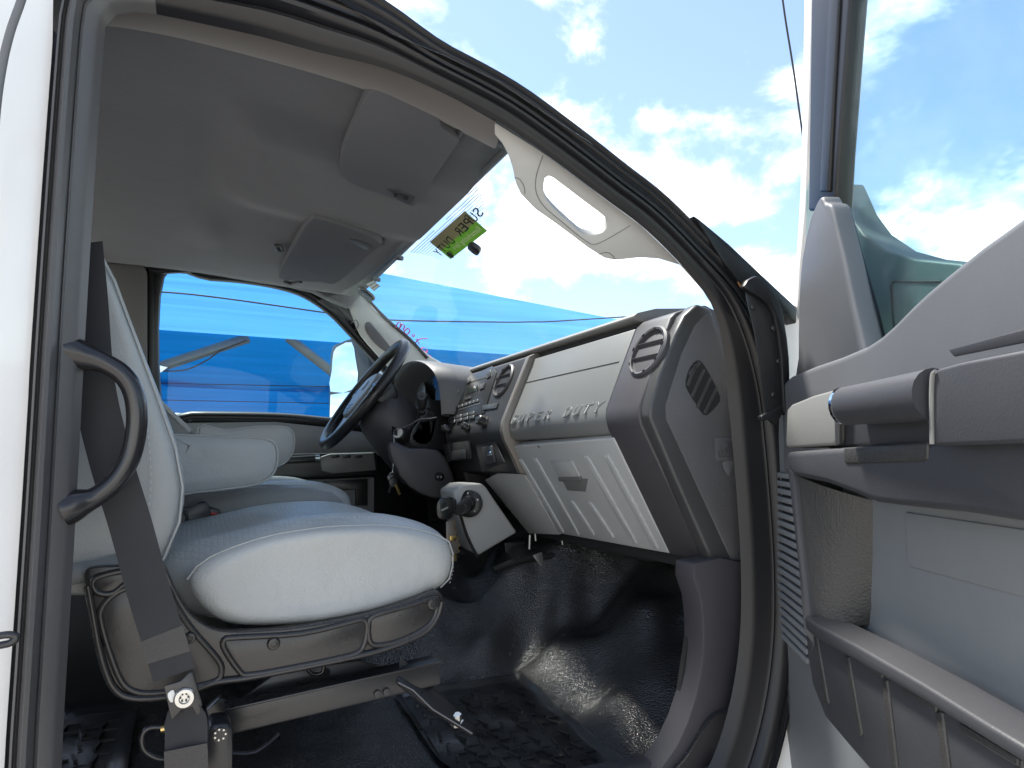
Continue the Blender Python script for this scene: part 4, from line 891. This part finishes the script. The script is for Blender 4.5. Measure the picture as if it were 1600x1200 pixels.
# ------------------------------------------------------------------ centre seat and driver seat
cseat = part('centre_console', (.0, .85, FZ), 'dark centre seat bracket with red belt buckle')
slab('bracket', cat(pl([(235, 815), (262, 800), (300, 790), (318, 782), (330, 800), (318, 835), (300, 860), (240, 870)], Y=.66), 2, True), (.0, .06, 0), 'black_satin', cseat, bev=.004)
tube('bracket_bead', cat(pl([(262, 812), (285, 800), (292, 806), (290, 822), (272, 836), (260, 832), (264, 822)], Y=.658), 4, True), .003, 'black_gloss', cseat, closed=True)
slab('buckle_body', pl([(310, 812), (318, 790), (345, 797), (343, 815), (318, 830)], Y=.70), (.0, .03, 0), 'black_satin', cseat, bev=.003)
slab('red_button', pl([(316, 796), (346, 804), (345, 809), (317, 801)], Y=.697), (.0, .02, 0), 'red', cseat, bev=.002)
loft('folded_cushion', [[V((x, Y, z)) for x, z in ((-.16, 1.20), (-.15, 1.30), (.02, 1.315), (.28, 1.32), (.34, 1.29), (.34, 1.20), (.2, 1.16), (0, 1.16))] for Y in (.735, .75, .85, .95, .965)], 'vinyl_dark', cseat, sub=1, sharp=0)
box('console_body', (-.05, .85, 1.02), (.30, .18, .26), 'black_satin', cseat, bev=.01)
ds = part('driver_seat', (.12, 1.27, FZ), 'grey vinyl driver seat beyond the centre armrests')
def mirr(o, name, dy):
    me = o.data.copy()
    for v in me.vertices: v.co.y = 2 * .455 - v.co.y + dy
    n = link(name, me, None, ds); n.matrix_parent_inverse = o.matrix_parent_inverse.copy(); n.matrix_parent_inverse = Matrix.Translation(-(truck.location + ds.location))
    s = n.modifiers.new('sub', 'SUBSURF'); s.levels = s.render_levels = 1
    me.flip_normals(); return n
dc = mirr(cush, 'cushion', .80)
for v in dc.data.vertices: v.co.z += .035 * sm(1.1, 1.3, v.co.z); v.co.x += .02
mirr(back, 'backrest', .80)
arm('armrest', [(310, 668), (350, 672), (400, 667), (430, 666), (450, 669), (459, 680), (459, 700), (452, 716), (436, 728), (400, 736), (320, 745)], .99, 1.06, ds)
slab('side_bolster', cat(pl([(200, 560), (225, 600), (262, 640), (296, 672), (306, 684), (250, 690), (220, 660), (200, 640)], Y=1.02), 2, True), (0, .10, 0), 'vinyl_dark', ds, bev=.012)
tube('bolster_piping', cat(pl([(200, 560), (225, 600), (262, 640), (298, 674)], Y=1.02), 4), .006, 'vinyl', ds, n=6)
# ------------------------------------------------------------------ kick panel, sill
slab('kick_panel', cat(pl([(1085, 880), (1167, 880), (1169, 960), (1163, 1050), (1146, 1125), (1110, 1210), (1040, 1300), (920, 1300), (1030, 1205), (1074, 1130), (1095, 1050), (1099, 985), (1094, 935)], Y=.062), 2, True), (0, .05, 0), 'dark_plastic', truck, bev=.004)['label'] = 'dark moulded kick panel below the dash end'
slab('kick_panel_deep', [(.80, .10, 1.21), (1.2, .10, 1.3), (1.2, .10, .86), (.72, .10, .86)], (0, .01, 0), 'black_matt', truck, bev=0)
slab('door_sill', [(-.2, -.01, .80), (.80, -.01, .80), (.84, -.01, .87), (.80, .09, .905), (-.2, .09, .905)], (0, .03, 0), 'dark_plastic', truck, bev=.006)
# underdash clutter
ud = part('underdash_parts', (.95, .6, 1.1), 'dark brackets and wiring under the dash')
box('under_shelf', (.98, .60, 1.19), (.30, 1.0, .02), 'black_matt', ud)
slab('module_box', pl([(788, 848), (820, 846), (822, 872), (792, 876)], Y=.80), (.03, .05, 0), 'steel_black', ud, bev=.003)
slab('white_tab', pl([(833, 868), (847, 863), (851, 884), (845, 885)], Y=.62), (.0, .004, 0), 'bolt_zinc', ud, bev=.001)
tube('thin_rod', pl([(828, 836), (827, 858)], Y=.70), .003, 'bolt_zinc', ud); tube('thin_rod', pl([(836, 834), (837, 845)], Y=.66), .002, 'bolt_zinc', ud); tube('thin_rod', pl([(878, 845), (879, 851)], Y=.55), .002, 'bolt_zinc', ud)
slab('pedal_bracket', pl([(770, 874), (800, 864), (805, 880), (780, 905), (765, 900)], Y=.9), (.03, .03, 0), 'black_satin', ud, bev=.003)
tube('wiring', cat(pl([(770, 890), (830, 872), (900, 868), (980, 872)], Y=.72), 6), .008, 'black_matt', ud)
# hinge pillar: black shield with plugs, fender, hood
hp_ = slab('hinge_pillar_shield', cat(pl([(1164, 452), (1178, 448), (1204, 470), (1216, 500), (1222, 560), (1224, 632), (1208, 652), (1196, 648), (1188, 590), (1178, 520), (1168, 480)], Y=-.050), 2, True), (.01, .01, 0), 'black_satin', truck, bev=.003)
for x, y in ((1176, 480), (1208, 513), (1216, 565), (1208, 617)): lathe('plug', at(x, y, Y=-.0505), (0, -1, 0), [(.005, 0), (.005, .0015), (.003, .003)], 'black_satin', hp_, n=12)
slab('lower_flange', cat(pl([(1190, 650), (1222, 632), (1226, 640), (1214, 664), (1206, 656), (1192, 657)], Y=-.054), 1), (0, .01, 0), 'black_satin', hp_, bev=.002)
slab('pillar_outer', cat(pl([(1085, 335), (1140, 381), (1190, 428), (1246, 480), (1246, 506), (1228, 490), (1196, 470), (1160, 446), (1130, 408)], Y=-.004), 1), (.0, .03, 0), 'rubber', truck, bev=.004)
slab('seal_tail', cat(pl([(1162, 448), (1182, 430), (1200, 446), (1216, 466), (1226, 500), (1234, 560), (1234, 640), (1226, 640), (1222, 560), (1210, 490), (1190, 466)], Y=-.058), 2, True), (0, .012, 0), 'rubber', truck, bev=.003)
slab('hinge_post', pl([(1150, 436), (1178, 470), (1192, 560), (1204, 650), (1212, 800), (1214, 950), (1204, 1100), (1170, 1230), (1250, 1230), (1250, 480)], Y=.019), (.0, .02, 0), 'paint_worn', truck, bev=.003)
slab('rust_spot', cat(pl([(1177, 540), (1182, 543), (1185, 556), (1183, 572), (1179, 576)], Y=.0185), 2, True), (0, -.0004, 0), 'rust', hp_, bev=0)
slab('rust_spot', cat(pl([(1152, 440), (1160, 448), (1164, 456), (1158, 452)], Y=-.0405), 2, True), (0, -.0004, 0), 'rust', hp_, bev=0)
slab('fender', [(1.0, -.10, .75), (2.3, -.14, .75), (2.3, -.14, 1.35), (1.9, -.12, 1.46), (1.0, -.08, 1.50)], (0, .12, 0), 'paint', truck, bev=.02)
grid('hood', lambda u, v: V((1.02 + u * 1.3, -.05 + v * 1.82, 1.50 + .05 * math.sin(math.pi * v) - .10 * u * u)), 8, 10, 'paint', truck)
grid('rocker', lambda u, v: V((-1.3 + u * 2.3, -.02 - .03 * math.sin(v * 3.1), .82 - v * .30)), 6, 6, 'paint', truck)
grid('fender', lambda u, v: V((1.0 + u * 1.3, 1.80, .75 + .7 * v)), 2, 2, 'paint', truck)
grid('far_body_side', lambda u, v: V((-1.3 + u * 2.3, 1.765 - .03 * v * v, .55 + .93 * v)), 4, 4, 'paint', truck)
# ------------------------------------------------------------------ rubber mats
def rubber_mat(label, px, nub_box, Zk):
    poly = [at(x, y, Z=FZ + .02) for x, y in px]
    poly2 = resample(cat(poly, 3, True), 60)
    o = slab('floor_mat', [V((p.x, p.y, fz(p.x, p.y) + .004)) for p in poly2], (0, 0, .008), 'mat_rubber', None, bev=0)
    bmesh_fill = None
    tag(o, label, 'floor mat', 'rubber floor mats'); return o, poly2
def mat_grid(label, x0, x1, y0, y1, skew=0):
    nx_, ny_ = 50, 50
    o = grid('floor_mat', lambda u, v: V((x0 + (x1 - x0) * u, y0 + (y1 - y0) * v, fz(x0 + (x1 - x0) * u, y0 + (y1 - y0) * v) + .006 + (.005 if min(u, v, 1 - u, 1 - v) < .03 else 0))), nx_, ny_, 'mat_rubber')
    tag(o, label, 'floor mat', 'rubber floor mats')
    bm = bmesh.new(); X = x0 + .03; i = 0
    while X < x1 - .03:
        Y = y0 + .03 + (.022 if i % 2 else 0)
        while Y < y1 - .04:
            z = fz(X, Y) + .008; bm_box(bm, (X, Y, z), (.0045, .030, .006), Matrix.Rotation(.25 if i % 2 else -.2, 3, 'Z')); 
            bm_box(bm, (X + .013, Y + .02, z), (.020, .0035, .004)); Y += .046
        X += .030; i += 1
    t = fin(bm, 'tread', 'mat_rubber', o, bev=0); t['kind'] = 'stuff'
    return o
mat_grid('black ribbed rubber mat in the passenger footwell', .40, .68, .15, .56)
mat_grid('black ribbed rubber mat behind the passenger seat', -.62, -.06, .16, .66)
# ------------------------------------------------------------------ open passenger door
AL = R(68); HG = V((.97, -.02, 0)); DU = V((-math.cos(AL), -math.sin(AL), 0)); DN = V((-math.sin(AL), math.cos(AL), 0))
door = part('passenger_door', HG + V((0, 0, .75)), 'open passenger door with grey and black inner trim')
def dp(x, y, off): return atp(x, y, HG + DN * off, DN)
def dps(p, off): return [dp(x, y, off) for x, y in p]
def dsz(s, z, off): return HG + DU * s + DN * off + V((0, 0, z))
def dslab(name, px, off, th, m, parent=None, extra=(), sm_=1, bev=.004, seg=3):
    pts = [p if isinstance(p, Vector) else dp(p[0], p[1], off) for p in px]
    if sm_ > 1: pts = cat(pts, sm_, True)
    return slab(name, pts, -DN * th, m, door if parent is None else parent, bev=bev, seg=seg)
def sz(p, off):
    q = p - HG; return q.dot(DU), p.z
# shell
slab('door_shell', [dsz(.11, .70, .06), dsz(1.15, .70, .06), dsz(1.15, 1.56, .06), dsz(.45, 1.54, .06), dsz(.25, 1.44, .06), dsz(.12, 1.44, .06)], -DN * .10, 'paint', door, bev=.006)
# window frame
fw = [(1254, -120), (1270, -120), (1268, 0), (1264, 160), (1259, 320), (1250, 420), (1246, 500), (1240, 500), (1243, 420), (1250, 300), (1254, 160), (1256, 0)]
dslab('outer_frame', fw, .02, .03, 'paint_worn', bev=.003)
fd_ = [(1268, -120), (1330, -120), (1327, 0), (1318, 120), (1309, 240), (1304, 330), (1262, 330), (1264, 200), (1267, 0)]
dslab('frame_channel', fd_, .035, .03, 'rubber', bev=.005)
dslab('channel_lip', [(1296, -120), (1312, -120), (1310, 0), (1302, 140), (1294, 300), (1280, 300), (1288, 140), (1294, 0)], .040, .01, 'rubber', bev=.003)
dslab('glass_run', [(1302, 325), (1310, 322), (1330, 400), (1352, 480), (1368, 545), (1348, 552), (1335, 490), (1316, 410)], .045, .02, 'rubber', bev=.003)
dslab('glass_run_lip', [(1310, 322), (1314, 322), (1336, 405), (1358, 485), (1372, 540), (1368, 542), (1352, 480), (1330, 400)], .043, .01, 'trim_strip', bev=.001)
gls = slab('door_glass', [dsz(-.02, 1.46, .02), dsz(1.10, 1.50, .02), dsz(1.05, 2.12, .02), dsz(.22, 2.12, .02), dsz(.02, 1.83, .02)], -DN * .004, 'door_glass', door, bev=0)
mbase = dslab('mirror_base', [(1306, 286), (1312, 300), (1326, 334), (1348, 366), (1384, 392), (1430, 405), (1500, 412), (1560, 470), (1540, 600), (1350, 600), (1330, 470)], -.03, .05, 'mirror_base', bev=.006)
tube('base_groove', dps([(1397, 520), (1392, 446), (1396, 440), (1470, 440)], -.0295), .0016, 'black_matt', mbase)
for a_, b_ in ((dsz(.27, 2.17, .035), dsz(1.03, 2.17, .035)), (dsz(1.03, 2.19, .035), dsz(1.10, 1.52, .035))):
    box('frame_bar', (a_ + b_) / 2 - DN * .015, ((b_ - a_).length, .055, .045), 'rubber', door, M=frame3(b_ - a_, DN.cross(b_ - a_)), bev=.006)
# sail panel
sail = [(1264, 345), (1272, 325), (1281, 307), (1286, 311), (1289, 318), (1298, 320), (1306, 352), (1322, 418), (1336, 485), (1350, 545), (1352, 600), (1245, 620), (1246, 560), (1247, 480), (1252, 405)]
so_ = dslab('sail_panel', sail, .072, .03, 'door_grey', sm_=2, bev=.006)
# upper trim
utop = [(1219, 612), (1224, 596), (1234, 587), (1270, 572), (1310, 558), (1350, 541), (1374, 525), (1396, 505), (1420, 480), (1446, 455), (1480, 426), (1530, 385), (1600, 334)]
ux = [dp(x, y, .10) for x, y in utop]
ux += [dsz(.75, 1.615, .10), dsz(1.10, 1.62, .10), dsz(1.10, 1.34, .10), dp(1222, 740, .10)]
slab('upper_trim', ux, -DN * .035, 'door_grey', door, bev=.012, seg=4)
# lower trim base
lt = [dp(1216, 640, .085), dsz(1.10, 1.42, .085), dsz(1.10, .76, .085), dp(1250, 1260, .085), dp(1233, 1200, .085), dp(1220, 1090, .085), dp(1214, 950, .085), dp(1213, 800, .085)]
slab('lower_trim', lt, -DN * .025, 'door_insert', door, bev=.004)
# speaker grille slats
y = 744
gr = slab('grille_backing', [dp(1222, 745, .0865), dp(1262, 745, .0865), dp(1268, 960, .0865), dp(1226, 960, .0865)], DN * .001, 'black_matt', door, bev=0)
gr = [(1219, 742 + 12.2 * k) for k in range(21)]
for k, (x, yy) in enumerate(gr):
    a = dp(x, yy, .088); s_, z = sz(a, .088); L_ = .10
    p0, p1 = dsz(s_, z, .090), dsz(s_ + L_, z - .004 - .0008 * k, .090)
    M = frame3(p1 - p0, V((0, 0, 1))); box('grille_slat', (p0 + p1) / 2, ((p1 - p0).length, .0085, .007), 'door_insert', door, M=M, bev=.0012)
# armrest body
far_b = dsz(1.05, 1.30, .16)
rail_px = [(1226, 706), (1318, 699), (1450, 690), (1640, 664), (1640, 824), (1600, 816), (1500, 800), (1404, 790), (1366, 785), (1330, 770), (1290, 755), (1240, 744), (1230, 735)]
dslab('armrest_body', rail_px, .165, .08, 'door_dark', bev=.008, seg=4)
slab('armrest_rear', [dp(1640, 560, .165), dsz(1.0, 1.50, .165), dsz(1.0, 1.28, .165), dp(1640, 824, .165)], -DN * .08, 'door_dark', door, bev=.006)
# curved textured wing between armrest and pocket
wing_l = [(1233, 738), (1238, 790), (1244, 850), (1252, 920), (1258, 975), (1266, 1000)]
wing_r = [(1366, 783), (1366, 830), (1365, 880), (1363, 930), (1362, 956), (1360, 975)]
def wing(u, v):
    a = cat([dp(x, y, .158) for x, y in wing_l], 8); b_ = cat([dp(x, y, .098) for x, y in wing_r], 8)
    i = int(v * (len(a) - 1) + .5); p = a[i].lerp(b_[i], u); return p + DN * (.016 * math.sin(math.pi * u) * (.4 + u * .2))
grid('trim_wing', wing, 14, 40, 'door_grain', door)
slab('wing_edge', [dp(1228, 730, .160), dp(1238, 736, .160), dp(1248, 850, .160), dp(1264, 985, .160), dp(1276, 1010, .155), dp(1262, 1040, .155), dp(1254, 960, .158), dp(1241, 850, .160)], -DN * .07, 'door_dark', door, bev=.006)
# insert panel
dslab('insert_panel', [(1352, 770), (1640, 800), (1640, 1260), (1296, 990), (1296, 958), (1306, 948), (1360, 950)], .099, .012, 'door_insert', bev=.003)
dslab('embossed_panel', [(1414, 800), (1660, 836), (1660, 950), (1422, 886), (1416, 880)], .1015, .003, 'door_insert', bev=.0015)
# map pocket
pk_px = [(1256, 968), (1272, 984), (1290, 992), (1340, 1020), (1440, 1078), (1540, 1140), (1640, 1200), (1640, 1330), (1440, 1330), (1380, 1230), (1330, 1172), (1288, 1122), (1268, 1070), (1260, 1020)]
pocket = dslab('map_pocket', pk_px, .155, .05, 'door_dark', bev=.006)
rimp = cat(dps([(1262, 974), (1276, 984), (1340, 1018), (1440, 1076), (1540, 1138), (1640, 1198)], .158), 5)
dslab('pocket_rim', [(1256, 962), (1276, 976), (1340, 1010), (1440, 1068), (1540, 1130), (1640, 1190), (1640, 1218), (1540, 1156), (1440, 1093), (1340, 1035), (1276, 999), (1258, 984)], .164, .05, 'door_dark', bev=.004)
for a, b_, w_ in (((1273, 995), (1291, 1100), 6), ((1322, 1026), (1343, 1150), 7), ((1381, 1062), (1398, 1212), 9), ((1466, 1112), (1482, 1240), 11), ((1590, 1186), (1600, 1300), 12)):
    dslab('pocket_rib', [(a[0] - w_ / 2, a[1]), (a[0] + w_ / 2, a[1]), (b_[0] + w_ / 2, b_[1]), (b_[0] - w_ / 2, b_[1])], .1575, .005, 'door_grain', bev=.002)
for a, b_, w_ in (((1287, 996), (1320, 1014), 7), ((1337, 1026), (1378, 1056), 9), ((1405, 1072), (1462, 1108), 11), ((1498, 1136), (1590, 1192), 14)):
    dslab('pocket_tab', [(a[0], a[1] - w_ / 2), (b_[0], b_[1] - w_ / 2), (b_[0], b_[1] + w_ / 2), (a[0], a[1] + w_ / 2)], .1585, .006, 'door_grain', bev=.0015)
# handle unit
dslab('handle_plate', [(1305, 612), (1330, 602), (1470, 590), (1470, 696), (1305, 699)], .150, .05, 'door_dark', bev=.005)
dslab('handle_bezel', [(1229, 640), (1236, 632), (1270, 618), (1302, 609), (1307, 616), (1306, 690), (1302, 696), (1230, 700), (1227, 694)], .160, .06, 'door_bezel', bev=.005)
dslab('bezel_stripe', [(1302, 608), (1308, 606), (1311, 612), (1310, 694), (1305, 697)], .1615, .004, 'trim_strip', bev=.001)
lv = [dp(1322, 634, .172), dp(1380, 627, .176), dp(1460, 616, .178)]
tube('door_lever', lv, [.0185, .0195, .0205], 'door_dark', door, n=18, flat=1.15, ref=(0, 0, 1))
tube('lever_ring', [dp(1320, 634, .172), dp(1324, 633.5, .172)], .0192, 'chrome', door, n=18, flat=1.15, ref=(0, 0, 1))
dslab('pull_cup', [(1318, 700), (1449, 692), (1449, 718), (1440, 722), (1322, 725), (1318, 721)], .1665, .004, 'door_grain', bev=.002)
dslab('armrest_block', [(1449, 600), (1453, 584), (1464, 576), (1500, 566), (1640, 538), (1640, 690), (1560, 694), (1458, 697), (1450, 690)], .185, .06, 'door_dark', bev=.010, seg=4)
tube('block_edge', cat(dps([(1462, 580), (1457, 590), (1456, 640), (1457, 694)], .186), 4), .0022, 'door_bezel', door, n=6)
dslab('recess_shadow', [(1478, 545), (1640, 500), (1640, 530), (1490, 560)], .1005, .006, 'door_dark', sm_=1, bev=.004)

# ------------------------------------------------------------------ background: canopy, wire
can = empty('shade_canopy', (2, 9, 0)); tag(can, 'blue fabric shade canopy standing behind the truck', 'canopy')
ez = at(400, 526, Y=7).z; pk_ = at(470, 402, Y=10); cr_ = V((12.4, 7, ez))
bm = bmesh.new(); vs_ = [bm.verts.new(p) for p in (V((-3.5, 7, ez)), cr_, pk_, V((-3.5, 10, pk_.z)))]
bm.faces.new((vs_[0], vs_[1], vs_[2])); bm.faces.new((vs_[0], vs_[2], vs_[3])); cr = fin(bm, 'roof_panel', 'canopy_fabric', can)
WY = 13.0
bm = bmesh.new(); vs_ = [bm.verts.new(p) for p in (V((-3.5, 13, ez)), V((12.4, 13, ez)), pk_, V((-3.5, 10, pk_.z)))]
bm.faces.new((vs_[0], vs_[1], vs_[2])); bm.faces.new((vs_[0], vs_[2], vs_[3])); fin(bm, 'rear_roof_panel', 'canopy_shaded', can)
bm = bmesh.new(); bm.faces.new([bm.verts.new(p) for p in (V((-3.5, 7, 0)), V((-3.5, 13, 0)), V((-3.5, 13, ez)), V((-3.5, 10, pk_.z)), V((-3.5, 7, ez)))]); fin(bm, 'shade_side', 'canopy_shaded', can)  # closed side out of view, added to keep light off the back wall
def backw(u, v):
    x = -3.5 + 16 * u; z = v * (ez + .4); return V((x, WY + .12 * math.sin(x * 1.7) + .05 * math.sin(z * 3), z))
grid('back_wall', backw, 60, 20, 'canopy_shaded', can)
for k, yy in ((0, 602), (1, 628)):
    tube('wall_seam', cat([at(x, yy + (x - 400) * .02, Y=WY - .2) for x in (200, 300, 400, 500, 640)], 4), .008, 'cable', can, n=5)
tube('beam', [at(238, 577, Y=7.3), at(388, 528, Y=7.3)], .055, 'steel_beam', can, n=6); tube('beam', [at(450, 527, Y=7.3), at(620, 660, Y=7.3)], .055, 'steel_beam', can, n=6)
slab('beam_plate', pl([(245, 570), (262, 574), (248, 584)], Y=7.2), (0, .03, 0), 'paint', can, bev=0)
tube('beam', [at(-420, 700, Y=8.5), at(-420, 470, Y=8.5)], .07, 'steel_beam', can); tube('post', [cr_ + V((-.1, .1, 0)), V((cr_.x - .1, 7.1, 0))], .07, 'steel_beam', can)
tube('sag_cable', cat(pl([(250, 580), (290, 578), (325, 562), (345, 548), (385, 532)], Y=7.25), 5), .008, 'cable', can, n=5)
wire1 = tube('overhead_wire', cat([at(150, 452, Y=6.2), at(300, 460, Y=6.2), at(520, 490, Y=6.2), at(610, 500, Y=6.2), at(760, 503, Y=6.2), at(830, 503, Y=6.2), at(900, 500, Y=6.2), at(1200, 480, Y=6.2)], 6), .008, 'cable')
tag(wire1, 'thin dark wire sagging in front of the blue canopy roof', 'wire')
wire2 = tube('overhead_wire', cat([at(1205, -160, Y=9), at(1223, 0, Y=9), at(1240, 110, Y=9), at(1262, 260, Y=9), at(1320, 600, Y=9)], 6), .02, 'cable')
tag(wire2, 'dark overhead power line crossing the sky beside the open door frame', 'power line')
